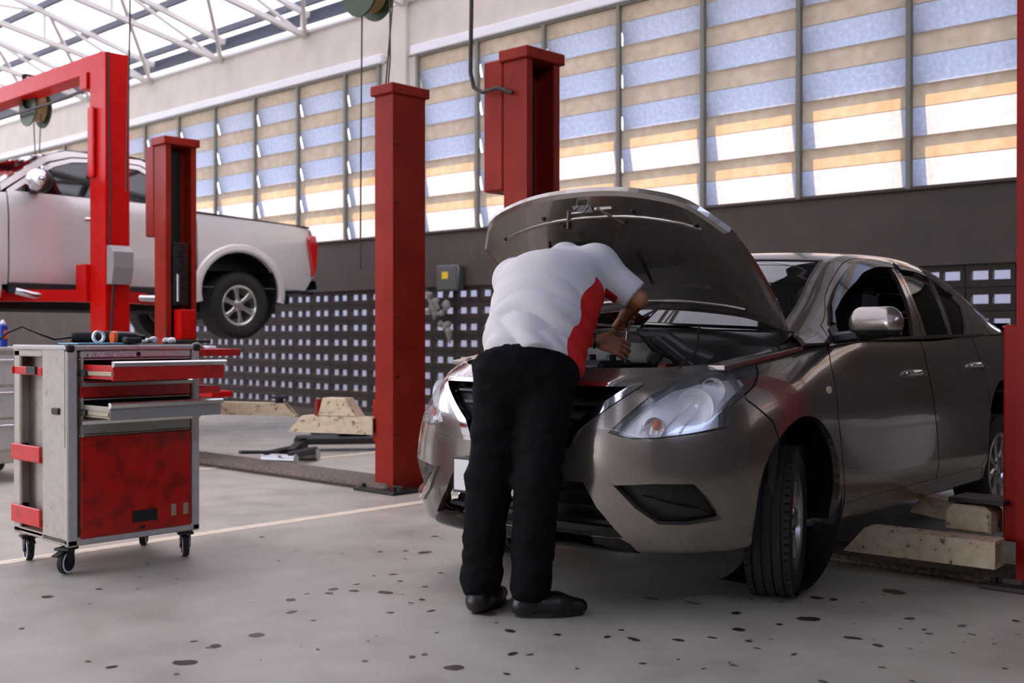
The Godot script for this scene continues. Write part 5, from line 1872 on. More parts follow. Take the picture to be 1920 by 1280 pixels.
		for e in [[4.35, 7.25, 0.075, M.reflector], [5.15, 8.1, 0.05, M.reflector], [3.1, 6.35, 0.04, M.reflector]]:
			var at := lower.at(Vector2(e[0], e[1]), -0.07)
			var fwd := (Vector3(0.25, 0.0, 1.0)).normalized()
			var b := MB.new()
			var y := fwd
			var x := Vector3.UP.cross(y).normalized()
			b.xf = Transform3D(Basis(x, y, x.cross(y)), at[0])
			var rad: float = e[2]
			b.lathe([Vector2(rad, 0.055), Vector2(rad * 0.98, 0.04), Vector2(rad * 0.8, 0.012), Vector2(rad * 0.5, -0.006), Vector2(0.012, -0.014), Vector2(0.012, 0.03), Vector2(0, 0.036)], 28)
			var bm := MB.new()
			for i in range(0, b.v.size(), 3):
				bm.p3(b.v[i] * sg, b.v[i + 1] * sg, b.v[i + 2] * sg, b.n[i] * sg, b.n[i + 1] * sg, b.n[i + 2] * sg)
			obj("reflector_bowl", bm, e[3], hl)
		var at2 := lower.at(Vector2(3.05, 6.3), -0.035)
		m = MB.new()
		m.ball(at2[0] * sg, Vector3(0.016, 0.02, 0.022), 14, 10)
		obj("indicator_bulb", m, M.bulb_orange, hl)
		# fine ribs of the inner lens
		m = MB.new()
		for k in 7:
			var a := 2.5 + 0.13 * k
			var p0 := lower.at(Vector2(a, 5.95), -0.035)
			var p1 := lower.at(Vector2(a + 0.05, 6.35), -0.04)
			m.bar(p0[0] * sg, p1[0] * sg, 0.004, 0.004, 0.0)
		for k in 3:
			var p0 := lower.at(Vector2(2.7 + 0.5 * k, 6.1), -0.03)
			var p1 := lower.at(Vector2(4.1 + 0.5 * k, 7.7 + 0.3 * k), -0.05)
			m.bar(p0[0] * sg, p1[0] * sg, 0.006, 0.012, 0.002)
		obj("lens_ribs", m, M.reflector, hl)

	# --- side panels
	var panels := [
		["fender", V2([6.06, 5.53, 5.965, 6.12, 5.43, 7.02, 5.41, 7.17, 5.75, 7.53, 6.02, 8.02, 6.22, 8.68, 6.1, 9, 8.37, 9, 8.085, 7.4, 8.005, 5.6, 8.085, 4.0, 8.205, 2.5, 8.235, 0.0, 5.9, 0.0, 5.9, 3.0]), [arch_f], M.paint],
		["front_door", V2([8.265, 2.16, 8.235, 2.5, 8.115, 4.0, 8.035, 5.6, 8.115, 7.4, 8.4, 9, 10.55, 9, 10.55, 8.3, 10.56, 6.3, 10.635, 2.96, 10.645, 2.16]), [], M.paint],
		["rear_door", V2([10.665, 2.16, 10.66, 2.96, 10.585, 6.3, 10.575, 8.3, 10.575, 9, 12.05, 9, 12.155, 7.42, 12.325, 4.97, 12.235, 3.39, 12.0, 2.16]), [arch_r], M.paint],
		["rocker_panel", V2([8.25, 0.0, 8.26, 2.13, 12.0, 2.13, 12.1, 2.3, 12.3, 0.0]), [arch_r], M.paint],
		["quarter_panel", V2([12.02, 2.16, 12.255, 3.39, 12.345, 4.97, 12.175, 7.42, 12.07, 9, 18, 9, 18, 0, 12.2, 0]), [arch_r], M.paint]]
	var made := {}
	for mir in both:
		for p in panels:
			m = MB.new()
			patch(m, lower, p[1], st, p[2], 0.0, 0.03, mir)
			var o := obj(p[0], m, p[3], car)
			if not mir:
				made[p[0]] = o
	# --- upper body
	var wind := V2([-0.1, 3.95, 2.76, 3.95, 2.72, 5.0, 2.7, 6.1, -0.1, 6.1])
	var rearw := V2([6.75, 4.1, 7.85, 4.1, 7.85, 6.1, 6.7, 6.1])
	m = MB.new()
	for mir in both:
		patch(m, upper, V2([0, 0, 0.72, 0, 0.755, 1.946, 1.46, 2.565, 2.3, 2.725, 2.95, 2.885, 3.435, 2.985, 4.2, 3.005, 5, 3.005, 6, 2.99, 6.53, 2.58, 6.9, 1.5, 6.95, 0, 8, 0, 8, 6, 0, 6]), Vector2(0.125, 0.25), [wind, rearw], 0.0, 0.02, mir)
	obj("roof_and_pillars", m, M.paint, car)
	var gf := V2([0.95, 0.12, 1.25, 2.0, 2.0, 2.2, 2.8, 2.42, 3.75, 2.58, 4.22, 2.42, 4.2, 1.38, 4.05, 0.12])
	var gb := V2([4.45, 0.12, 4.40, 1.6, 4.42, 2.3, 4.8, 2.42, 5.3, 2.3, 5.22, 0.12])
	var gq := V2([5.27, 0.12, 5.35, 2.25, 5.8, 2.0, 6.15, 1.55, 5.75, 0.12])
	for mir in both:
		var sgn := -1.0 if mir else 1.0
		m = MB.new()
		patch(m, upper, V2([0.75, 0, 0.785, 1.92, 1.48, 2.535, 2.31, 2.695, 2.95, 2.855, 3.43, 2.955, 4.28, 2.975, 4.31, 1.5, 4.31, 0]), Vector2(0.125, 0.25), [gf], 0.0, 0.02, mir)
		obj("front_door_frame", m, M.paint, car)
		m = MB.new()
		patch(m, upper, V2([4.33, 0, 4.33, 1.5, 4.30, 2.975, 5.2, 2.975, 5.98, 2.96, 6.5, 2.55, 6.87, 1.5, 6.92, 0]), Vector2(0.125, 0.25), [gb, gq], 0.0, 0.02, mir)
		obj("rear_door_frame", m, M.paint, car)
		for e in [["front_side_window", gf], ["rear_side_window", gb], ["quarter_window", gq]]:
			if e[1] == gf and not mir:
				continue   # wound down
			m = MB.new()
			patch(m, upper, e[1], Vector2(0.25, 0.5), [], -0.008, 0.0, mir)
			obj(e[0], m, M.glass_side, car)
		m = MB.new()
		patch(m, upper, V2([1.12, 1.55, 1.3, 1.97, 2.0, 2.03, 2.6, 2.16, 3.0, 2.3, 3.67, 2.38, 4.23, 2.36, 4.25, 2.75, 3.7, 2.8, 2.9, 2.62, 2.2, 2.45, 1.4, 2.25, 1.05, 1.75]), Vector2(0.125, 0.25), [], 0.016, 0.02, mir)
		patch(m, upper, V2([4.4, 2.3, 4.85, 2.3, 5.5, 2.05, 5.9, 1.8, 6.1, 2.0, 5.6, 2.45, 4.9, 2.72, 4.4, 2.72]), Vector2(0.125, 0.25), [], 0.014, 0.02, mir)
		obj("window_visor", m, M.smoke, car)
		m = MB.new()
		patch(m, upper, V2([0.75, 0.02, 0.93, 0.02, 1.2, 1.7, 0.9, 1.5]), Vector2(0.125, 0.25), [], 0.006, 0.01, mir)
		obj("mirror_sail", m, M.trim, car)
		# belt moulding
		m = MB.new()
		patch(m, upper, V2([0.8, 0.0, 6.6, 0.0, 6.6, 0.1, 0.8, 0.1]), Vector2(0.125, 0.25), [], 0.006, 0.012, mir)
		obj("belt_moulding", m, M.trim, car)
		# chrome rear edge of the quarter window
		m = MB.new()
		patch(m, upper, V2([5.8, 0.1, 6.2, 1.6, 6.26, 1.5, 5.88, 0.1]), Vector2(0.125, 0.25), [], 0.006, 0.01, mir)
		obj("window_edge_strip", m, M.chrome, car)
		# door mirror
		var shell := soft([[Vector3(sgn * 0.93, 1.12, -1.27), Vector3(sgn * 1.06, 1.13, -1.25), 0.062, 0.055, 0.05, Vector3(1, 1, 1.35)], [Vector3(sgn * 0.92, 1.165, -1.28), Vector3(sgn * 1.05, 1.165, -1.265), 0.042, 0.04, 0.05, Vector3(1, 1, 1.25)]], 0.008)
		var cut := split(shell, func(p: Vector3) -> float: return p.y - 1.108)
		var mo := obj("door_mirror", cut[1], M.paint, car)
		obj("mirror_lower", cut[0], M.trim, mo)
		m = MB.new()
		m.bar(Vector3(sgn * 0.79, 1.07, -1.29), Vector3(sgn * 0.93, 1.085, -1.275), 0.09, 0.05, 0.012)
		obj("mirror_arm", m, M.trim, mo)
		m = MB.new()
		m.box(Vector3(sgn * 0.99, 1.135, -1.325), Vector3(0.18, 0.1, 0.006), 0.02)
		obj("mirror_glass", m, M.chrome, mo)
		# handles
		for e in [10.2, 12.05]:
			var p := lower.at(Vector2(e, 6.72), 0.0)
			var a: Vector3 = p[0] * Vector3(sgn, 1, 1)
			m = MB.new()
			m.tube([a + Vector3(sgn * -0.01, 0, 0.1), a + Vector3(sgn * 0.022, 0.004, 0.085), a + Vector3(sgn * 0.03, 0.004, 0), a + Vector3(sgn * 0.022, 0.004, -0.085), a + Vector3(sgn * -0.01, 0, -0.1)], [0.012, 0.015, 0.016, 0.015, 0.012], 12)
			m.ball(a + Vector3(sgn * 0.01, 0, -0.12), Vector3(0.012, 0.016, 0.02))
			obj("door_handle", m, M.paint_chrome if M.has("paint_chrome") else M.chrome, car)
		var mk := lower.at(Vector2(7.836, 6.56), 0.0)
		m = MB.new()
		m.ball(mk[0] * Vector3(sgn, 1, 1), Vector3(0.01, 0.017, 0.024), 16, 10)
		obj("side_marker", m, mat(C(226, 214, 190), 0.2), car)
	m = MB.new()
	for mir in both:
		patch(m, upper, V2([-0.02, 3.97, 2.74, 3.97, 2.70, 5.0, 2.68, 6.0, -0.02, 6.0]), Vector2(0.125, 0.25), [], -0.004, 0.0, mir)
	obj("windscreen", m, M.glass_dark, car)
	m = MB.new()
	for mir in both:
		patch(m, upper, V2([2.70, 3.97, 2.76, 3.97, 2.72, 5.0, 2.7, 6.0, 2.64, 6.0, 2.66, 5.0]), Vector2(0.125, 0.25), [], 0.0, 0.006, mir)
		patch(m, upper, V2([0.0, 3.95, 2.76, 3.95, 2.76, 4.03, 0.0, 4.03]), Vector2(0.125, 0.25), [], 0.001, 0.006, mir)
	obj("windscreen_seal", m, M.trim, car)
	m = MB.new()
	for mir in both:
		patch(m, upper, rearw, Vector2(0.25, 0.5), [], -0.004, 0.0, mir)
	obj("rear_window", m, M.glass_dark, car)
	m = MB.new()
	for i in 8:
		var w0 := -0.78 + 0.195 * i
		for k in 3:
			var z0 := [-3.84, -4.05, -4.25, -4.36][k] as float
			var z1 := [-3.84, -4.05, -4.25, -4.36][k + 1] as float
			m.quad(Vector3(w0, 1.16 - 0.01 * k, z0), Vector3(w0 + 0.195, 1.16 - 0.01 * k, z0), Vector3(w0 + 0.195, 1.15 - 0.01 * k, z1), Vector3(w0, 1.15 - 0.01 * k, z1), Vector3.UP)
	obj("boot_lid", m, M.paint, car)
	for sg in [-1.0, 1.0]:
		m = MB.new()
		m.ball(Vector3(sg * 0.7, 0.9, -4.27), Vector3(0.13, 0.13, 0.09), 18, 12)
		obj("tail_lamp", m, M.tail_red, car)

	# --- cowl, wipers
	m = MB.new()
	for i in 16:
		var q := []
		for e in [[i, 0], [i + 1, 0], [i + 1, 1], [i, 1]]:
			var w: float = -0.74 + 1.48 * e[0] / 16.0
			var s: float = 0.905 + 0.14 * w * w + (0.0 if e[1] == 1 else -0.13)
			q.append(Vector3(w, (1.108 if e[1] == 1 else 1.05) - 0.03 * w * w, -s))
		m.quad(q[0], q[1], q[2], q[3], Vector3.UP)
		m.quad(q[0], q[1], q[1] - Vector3(0, 0.09, 0), q[0] - Vector3(0, 0.09, 0), Vector3.BACK)
	obj("cowl_panel", m, M.trim, car)
	for e in [[0.62, 0.02, 1.105], [0.02, -0.52, 1.112]]:
		m = MB.new()
		m.bar(Vector3(e[0], e[2] + 0.01, -0.9 - 0.1 * e[0] * e[0]), Vector3(e[1], e[2] + 0.035, -0.93 - 0.1 * e[1] * e[1]), 0.018, 0.014, 0.003)
		obj("wiper", m, M.gloss_black, car)

	# --- bonnet, hinged at the cowl
	var hood := Node3D.new()
	hood.name = "bonnet"
	car.add_child(hood, true)
	hood.position = Vector3(0, 1.06, -1.05)
	hood.rotation.x = deg_to_rad(-52.0)
	var fr := [[0.14, 0.0, 0.965], [0.148, 0.19, 0.965], [0.18, 0.37, 0.962], [0.245, 0.54, 0.96], [0.40, 0.675, 0.972]]
	var bk := [[0.885, 0.0, 1.105], [0.89, 0.19, 1.10], [0.905, 0.37, 1.093], [0.93, 0.55, 1.082], [0.985, 0.705, 1.065]]
	net = []
	for i in 6:
		var t := i / 5.0
		var row := []
		for k in range(-4, 5):
			var a: Array = fr[absi(k)]
			var b: Array = bk[absi(k)]
			var sg := signf(k) if k != 0 else 1.0
			row.append(Vector3(sg * lerpf(a[1], b[1], t), lerpf(a[2], b[2], t) + 0.035 * sin(PI * t), -lerpf(a[0], b[0], t)) - Vector3(0, 1.06, -1.05))
		net.append(row)
	var hs := Surf.new()
	hs.build(net, 6, ["line", "line"], ["line", "line"], Vector3(0, -1.0, 0.4))
	var whole := V2([0, 0, 5, 0, 5, 8, 0, 8])
	m = MB.new()
	patch(m, hs, whole, Vector2(0.25, 0.25), [], 0.0, 0.022)
	obj("outer_skin", m, M.paint, hood)
	m = MB.new()
	var pockets := [
		V2([1.5, 3.55, 2.6, 3.4, 3.9, 3.45, 3.9, 1.7, 2.7, 1.9, 1.7, 2.3]), V2([1.5, 4.45, 1.7, 5.7, 2.7, 6.1, 3.9, 6.3, 3.9, 4.55, 2.6, 4.6]),
		V2([2.2, 0.75, 2.5, 1.4, 3.9, 1.2, 4.4, 0.7, 3.4, 0.55]), V2([2.2, 7.25, 3.4, 7.45, 4.4, 7.3, 3.9, 6.8, 2.5, 6.6])]
	patch(m, hs, V2([0.12, 0.12, 4.9, 0.12, 4.9, 7.88, 0.12, 7.88]), Vector2(0.25, 0.25), pockets, -0.034, 0.0, false, 0.001)
	for p in pockets:
		patch(m, hs, p, Vector2(0.25, 0.25), [], -0.022, 0.0, false, 0.001)
		# pocket walls
		for k in p.size():
			var a: Vector2 = p[k]
			var b: Vector2 = p[(k + 1) % p.size()]
			for c in 6:
				var u := a.lerp(b, c / 6.0)
				var w := a.lerp(b, (c + 1) / 6.0)
				m.quad(hs.at(u, -0.022)[0], hs.at(w, -0.022)[0], hs.at(w, -0.035)[0], hs.at(u, -0.035)[0], Vector3.DOWN)
	# rolled edge joining the two skins
	var loop := [Vector2(0, 0), Vector2(5, 0), Vector2(5, 8), Vector2(0, 8)]
	var inl := [Vector2(0.12, 0.12), Vector2(4.9, 0.12), Vector2(4.9, 7.88), Vector2(0.12, 7.88)]
	for k in 4:
		for c in 24:
			var a0: Vector2 = loop[k].lerp(loop[(k + 1) % 4], c / 24.0)
			var a1: Vector2 = loop[k].lerp(loop[(k + 1) % 4], (c + 1) / 24.0)
			var b0: Vector2 = inl[k].lerp(inl[(k + 1) % 4], c / 24.0)
			var b1: Vector2 = inl[k].lerp(inl[(k + 1) % 4], (c + 1) / 24.0)
			m.quad(hs.at(a0, -0.022)[0], hs.at(a1, -0.022)[0], hs.at(b1, -0.035)[0], hs.at(b0, -0.035)[0], Vector3.DOWN)
	obj("inner_panel", m, M.paint, hood)
	# pressed ribs, striker, rubber plugs
	m = MB.new()
	for e in [[0.95, 1.0, 1.05, 7.0], [1.3, 3.2, 0.6, 3.6], [1.3, 4.8, 0.6, 4.4], [4.55, 1.0, 4.55, 7.0]]:
		var pts := []
		for c in 13:
			pts.append(hs.at(Vector2(e[0], e[1]).lerp(Vector2(e[2], e[3]), c / 12.0), -0.032)[0])
		m.tube(pts, 0.012, 8)
	obj("pressed_rib", m, M.paint, hood)
	m = MB.new()
	var sp: Vector3 = hs.at(Vector2(0.55, 4.0), -0.036)[0]
	m.tube([sp + Vector3(-0.03, 0, 0), sp + Vector3(-0.03, -0.04, 0), sp + Vector3(0.03, -0.04, 0), sp + Vector3(0.03, 0, 0)], 0.006, 8)
	m.box(sp, Vector3(0.1, 0.008, 0.05), 0.002)
	obj("latch_striker", m, M.steel, hood)
	for e in [[0.9, 1.1], [0.75, 2.7], [0.75, 5.3], [0.9, 6.9], [1.2, 3.1], [1.2, 4.9]]:
		m = MB.new()
		m.ball(hs.at(Vector2(e[0], e[1]), -0.035)[0], Vector3(0.013, 0.008, 0.013), 10, 6)
		obj("rubber_plug", m, M.black, hood)
	m = MB.new()
	var lb: Array = hs.at(Vector2(0.62, 4.55), -0.037)
	m.box(lb[0], Vector3(0.09, 0.003, 0.012), 0.0)
	obj("label_strip", m, M.white, hood)
	for sg in [-1.0, 1.0]:
		m = MB.new()
		m.bar(Vector3(sg * 0.69, 0.0, 0.02), Vector3(sg * 0.69, 0.0, 0.22), 0.02, 0.03)
		obj("hinge_arm", m, M.paint, hood)

	# --- engine bay
	var bay := Node3D.new()
	bay.name = "engine_bay"
	car.add_child(bay, true)
	for sg in [-1.0, 1.0]:
		m = MB.new()
		m.box(Vector3(sg * 0.665, 0.72, -0.74), Vector3(0.05, 0.5, 0.5), 0.01)
		m.cyl(Vector3(sg * 0.55, 0.6, -0.82), Vector3(sg * 0.52, 0.95, -0.84), 0.1, 18)
		m.bar(Vector3(sg * 0.69, 0.955, -0.42), Vector3(sg * 0.735, 1.03, -1.0), 0.1, 0.02, 0.004)
		obj("inner_fender", m, M.paint, bay)
	m = MB.new()
	m.box(Vector3(0, 0.75, -1.0), Vector3(1.4, 0.62, 0.05), 0.01)
	obj("firewall_mat", m, M.trim, bay)
	m = MB.new()
	m.box(Vector3(0, 0.42, -0.6), Vector3(1.3, 0.03, 0.8), 0.0)
	obj("bay_floor", m, M.trim, bay)
	m = MB.new()
	m.box(Vector3(0, 0.9, -0.235), Vector3(0.98, 0.05, 0.07), 0.015)
	m.box(Vector3(0, 0.65, -0.25), Vector3(0.8, 0.42, 0.05), 0.01)
	obj("radiator_support", m, M.trim, bay)
	m = MB.new()
	m.box(Vector3(-0.08, 0.78, -0.56), Vector3(0.5, 0.3, 0.34), 0.03)
	m.box(Vector3(-0.08, 0.95, -0.56), Vector3(0.42, 0.05, 0.26), 0.02)
	for k in 4:
		m.cyl(Vector3(-0.24 + 0.11 * k, 0.975, -0.56), Vector3(-0.24 + 0.11 * k, 1.0, -0.56), 0.022, 14)
	obj("engine_block", m, M.engine, bay)
	m = MB.new()
	m.box(Vector3(0.4, 0.84, -0.66), Vector3(0.23, 0.2, 0.17), 0.012)
	obj("battery", m, M.black, bay)
	m = MB.new()
	m.box(Vector3(0.2, 0.915, -0.36), Vector3(0.16, 0.05, 0.08), 0.012)
	m.box(Vector3(0.34, 0.95, -0.6), Vector3(0.05, 0.03, 0.04), 0.006)
	obj("terminal_cover", m, mat(C(150, 24, 14), 0.4), bay)
	m = MB.new()
	m.box(Vector3(-0.46, 0.86, -0.5), Vector3(0.2, 0.2, 0.2), 0.03)
	m.cyl(Vector3(-0.46, 0.96, -0.5), Vector3(-0.46, 0.985, -0.5), 0.03, 16)
	obj("air_filter_box", m, M.trim, bay)
	m = MB.new()
	m.tube([Vector3(0.02, 0.84, -0.3), Vector3(0.04, 0.9, -0.36), Vector3(0.1, 0.93, -0.44), Vector3(0.16, 0.9, -0.55)], 0.024, 12)
	m.tube([Vector3(-0.3, 0.82, -0.3), Vector3(-0.33, 0.88, -0.38), Vector3(-0.34, 0.86, -0.5)], 0.022, 12)
	obj("radiator_hose", m, M.rubber, bay)
	# loosened air duct standing askew beside the headlamp
	m = MB.new()
	m.xf = Transform3D(Basis(Vector3(0.86, 0.36, -0.36).normalized(), 0.0) * Basis.from_euler(Vector3(0.3, 0.5, -0.7)), Vector3(0.43, 1.035, -0.5))
	m.prism(V2([-0.15, -0.03, -0.05, -0.055, 0.03, -0.035, 0.13, -0.06, 0.2, 0.0, 0.16, 0.09, 0.05, 0.05, -0.05, 0.045]), -0.03, 0.03, 0.012)
	m.box(Vector3(0.02, 0.0, 0.035), Vector3(0.2, 0.035, 0.02), 0.006)
	m.box(Vector3(-0.02, -0.06, 0), Vector3(0.05, 0.09, 0.05), 0.01)
	obj("air_duct", m, M.duct if M.has("duct") else M.trim, bay)
	m = MB.new()
	m.tube([Vector3(0.58, 0.96, -0.34), Vector3(0.56, 1.02, -0.5), Vector3(0.5, 1.12, -0.62)], 0.005, 8)
	obj("wire_loom", m, M.black, bay)

	# --- wheels, wells, underbody, cabin
	for sg in [-1.0, 1.0]:
		for e in [[0.83, deg_to_rad(20.0)], [3.43, 0.0]]:
			wheel(car, Vector3(sg * 0.745, 0.312, -e[0]), e[1] + (0.0 if sg > 0 else PI), 0.312, 0.19, 0.2, 7, 1)
			m = MB.new()
			m.xf = Transform3D(Basis(Vector3.BACK, PI / 2), Vector3(sg * 0.68, 0.4, -e[0] + 0.015 * 0))
			m.lathe([Vector2(0.365, -0.19), Vector2(0.365, 0.19)], 30, -PI * 0.58 - PI / 2, PI * 0.58 - PI / 2)
			m.xf = Transform3D()
			m.box(Vector3(sg * 0.47, 0.5, -e[0]), Vector3(0.03, 0.5, 0.72), 0.0)
			obj("wheel_well", m, M.trim, car)
	m = MB.new()
	m.box(Vector3(0, 0.27, -2.3), Vector3(1.0, 0.05, 3.9), 0.01)
	m.box(Vector3(0, 0.28, -2.15), Vector3(1.5, 0.05, 1.7), 0.01)
	m.cyl(Vector3(-0.6, 0.3, -0.83), Vector3(0.6, 0.3, -0.83), 0.03, 10)
	m.cyl(Vector3(-0.65, 0.3, -3.43), Vector3(0.65, 0.3, -3.43), 0.04, 10)
	m.tube([Vector3(0.2, 0.24, -1.2), Vector3(0.22, 0.23, -2.6), Vector3(0.4, 0.26, -3.0), Vector3(0.4, 0.26, -4.2)], 0.03, 12)
	obj("underbody", m, M.black, car)
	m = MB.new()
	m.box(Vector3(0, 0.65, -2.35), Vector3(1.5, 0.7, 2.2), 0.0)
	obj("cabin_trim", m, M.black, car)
	m = MB.new()
	m.box(Vector3(0, 0.98, -1.2), Vector3(1.38, 0.12, 0.4), 0.04)
	obj("dashboard", m, M.trim, car)
	for sg in [-1.0, 1.0]:
		m = MB.new()
		m.box(Vector3(sg * 0.36, 1.1, -2.2), Vector3(0.46, 0.5, 0.14), 0.06, Basis(Vector3.RIGHT, -0.25))
		m.box(Vector3(sg * 0.36, 1.38, -2.28), Vector3(0.24, 0.16, 0.1), 0.04)
		obj("front_seat", m, M.plastic, car)

# ---------------------------------------------------------------- mechanic
func hand(bones: Array, wrist: Vector3, palm_dir: Vector3, across: Vector3, curl: Vector3) -> void:
	# palm, four fingers of unequal length that curl, thumb from the side of the palm
	var k := 0.006
	var p := wrist
	var kn := p + palm_dir * 0.085
	for i in 4:
		var o := across * (-0.03 + 0.02 * i)
		bones.append([p + palm_dir * 0.012 + o * 0.7, kn + o, 0.017, 0.0125, 0.012])
	var len := [0.07, 0.082, 0.077, 0.06]
	for i in 4:
		var o := across * (-0.033 + 0.022 * i)
		var a: Vector3 = kn + o
		var d1 := (palm_dir * 0.75 + curl * 0.6).normalized()
		var d2 := (palm_dir * 0.1 + curl * 1.0).normalized()
		var d3 := (palm_dir * -0.6 + curl * 0.7).normalized()
		var b: Vector3 = a + d1 * len[i] * 0.46
		var c: Vector3 = b + d2 * len[i] * 0.34
		var e: Vector3 = c + d3 * len[i] * 0.26
		bones.append([a, b, 0.0105, 0.0095, k])
		bones.append([b, c, 0.0095, 0.0088, k])
		bones.append([c, e, 0.0088, 0.0078, k])
	var t0 := p + palm_dir * 0.025 + across * -0.032
	var t1 := t0 + (palm_dir * 0.5 + across * -0.75 + curl * 0.35).normalized() * 0.04
	var t2 := t1 + (palm_dir * 0.6 + across * -0.1 + curl * 0.75).normalized() * 0.034
	bones.append([t0, t1, 0.014, 0.012, 0.01])
	bones.append([t1, t2, 0.0115, 0.009, k])

func mechanic() -> void:
	M.skin = mat(C(172, 112, 78), 0.5)
	M.skin.subsurf_scatter_enabled = true
	M.skin.subsurf_scatter_strength = 0.1
	M.shirt = tex_mat(noise_tex(0.08, [[0.0, C(206, 203, 200)], [1.0, C(220, 217, 214)]], 61, 3), 2.0, 0.85)
	M.shirt_red = mat(C(206, 22, 20), 0.75)
	M.trousers = tex_mat(noise_tex(0.08, [[0.0, C(17, 17, 18)], [1.0, C(24, 24, 26)]], 62, 3), 2.0, 0.85)
	M.trousers.metallic_specular = 0.2
	M.shirt.metallic_specular = 0.25
	M.shoe = mat(C(32, 26, 24), 0.38)
	M.hair = mat(C(18, 15, 14), 0.6)
	var base := Vector3(-3.03, 0, -3.16)
	var r := thing("person", "mechanic in white and red shirt and black trousers bending into the engine bay", "person", base)
	var J := {
		ankle_l = Vector3(-3.13, 0.09, -3.15), knee_l = Vector3(-3.08, 0.52, -3.145), hip_l = Vector3(-3.03, 0.93, -3.17),
		ankle_r = Vector3(-2.935, 0.09, -3.225), knee_r = Vector3(-2.885, 0.53, -3.21), hip_r = Vector3(-2.885, 0.93, -3.285),
		waist = Vector3(-2.985, 1.06, -3.31), chest = Vector3(-3.1, 1.245, -3.50), neck = Vector3(-3.18, 1.41, -3.72),
		sh_l = Vector3(-3.31, 1.315, -3.55), sh_r = Vector3(-3.03, 1.375, -3.74),
		el_r = Vector3(-2.875, 1.235, -3.83), wr_r = Vector3(-3.0, 1.165, -3.9),
		el_l = Vector3(-3.27, 1.06, -3.72), wr_l = Vector3(-3.115, 1.06, -3.875), head = Vector3(-3.29, 1.37, -3.93)}
	for k in J:
		J[k] -= base
	var fw := Vector3(-0.3, 0, -0.95)
	# --- body: one continuous surface, finer at hands and head
	var b := []
	b.append([J.hip_l, J.knee_l, 0.075, 0.055, 0.03])
	b.append([J.knee_l, J.ankle_l, 0.055, 0.038, 0.03])
	b.append([J.hip_r, J.knee_r, 0.075, 0.055, 0.03])
	b.append([J.knee_r, J.ankle_r, 0.055, 0.038, 0.03])
	b.append([J.hip_l, J.hip_r, 0.1, 0.1, 0.04])
	b.append([(J.hip_l + J.hip_r) * 0.5, J.waist, 0.11, 0.11, 0.05])
	b.append([J.waist, J.chest, 0.11, 0.12, 0.05])
	b.append([J.chest, J.neck, 0.12, 0.07, 0.05])
	b.append([J.sh_l, J.sh_r, 0.055, 0.055, 0.05])
	b.append([J.neck, J.head, 0.055, 0.06, 0.03])
	b.append([J.sh_r, J.el_r, 0.05, 0.042, 0.03])
	b.append([J.el_r, J.wr_r, 0.041, 0.028, 0.015])
	b.append([J.sh_l, J.el_l, 0.05, 0.042, 0.03])
	b.append([J.el_l, J.wr_l, 0.041, 0.028, 0.015])
	var body := soft(b, 0.012)
	var hd := []
	# head bowed forward and down: skull, jaw, nose, ears
	var face := Vector3(-0.35, -0.75, -0.55).normalized()
	var crown := (Vector3(-0.3, 0.55, -0.75)).normalized()
	var sidew := face.cross(crown).normalized()
	hd.append([J.head + crown * 0.02, J.head + crown * 0.045 - face * 0.02, 0.085, 0.082, 0.03])
	hd.append([J.head - crown * 0.05 + face * 0.035, J.head - crown * 0.085 + face * 0.05, 0.055, 0.035, 0.04])
	hd.append([J.head + face * 0.088, J.head - crown * 0.03 + face * 0.105, 0.011, 0.015, 0.012])
	for s in [-1.0, 1.0]:
		hd.append([J.head + sidew * s * 0.083 + crown * 0.01, J.head + sidew * s * 0.086 - crown * 0.03, 0.014, 0.01, 0.008])
		hd.append([J.head + sidew * s * 0.033 + face * 0.083 + crown * 0.012, J.head + sidew * s * 0.034 + face * 0.084 + crown * 0.012, 0.013, 0.012, 0.006])
	hd.append([J.head - crown * 0.058 + face * 0.09 - sidew * 0.02, J.head - crown * 0.058 + face * 0.09 + sidew * 0.02, 0.009, 0.009, 0.006])
	hd.append([J.neck + (J.head - J.neck) * 0.4, J.head - crown * 0.03, 0.052, 0.05, 0.03])
	body.add(soft(hd, 0.005))
	var hb := []
	var dr: Vector3 = (Vector3(-0.75, -0.15, -0.55)).normalized()
	hand(hb, J.wr_r, dr, Vector3(0.35, 0.75, -0.4).normalized() * -1.0, Vector3(0.45, -0.2, -0.75).normalized())
	hb.append([J.el_r.lerp(J.wr_r, 0.6), J.wr_r, 0.033, 0.026, 0.01])
	body.add(soft(hb, 0.004))
	hb = []
	var dl: Vector3 = (Vector3(0.62, -0.25, -0.62)).normalized()
	hand(hb, J.wr_l, dl, Vector3(0.2, 0.85, -0.2).normalized() * -1.0, Vector3(-0.1, -0.55, -0.8).normalized())
	hb.append([J.el_l.lerp(J.wr_l, 0.6), J.wr_l, 0.033, 0.026, 0.01])
	body.add(soft(hb, 0.004))
	obj("body", body, M.skin, r)
	# hair
	var hr := soft([[J.head + crown * 0.03 - face * 0.015, J.head + crown * 0.05 - face * 0.03, 0.092, 0.09, 0.03], [J.head - face * 0.045, J.head - crown * 0.04 - face * 0.045, 0.07, 0.055, 0.03]], 0.008)
	obj("hair", hr, M.hair, r)
	# --- trousers
	var fold := FastNoiseLite.new()
	fold.seed = 5
	fold.frequency = 9.0
	fold.fractal_octaves = 2
	var tb := []
	tb.append([J.hip_l + Vector3(0.0, 0.0, 0.0), J.knee_l, 0.108, 0.086, 0.05])
	tb.append([J.knee_l, J.ankle_l + Vector3(0, 0.03, 0), 0.086, 0.082, 0.04])
	tb.append([J.hip_r + Vector3(-0.005, 0, 0), J.knee_r, 0.108, 0.086, 0.05])
	tb.append([J.knee_r, J.ankle_r + Vector3(0.0, 0.03, 0), 0.086, 0.082, 0.04])
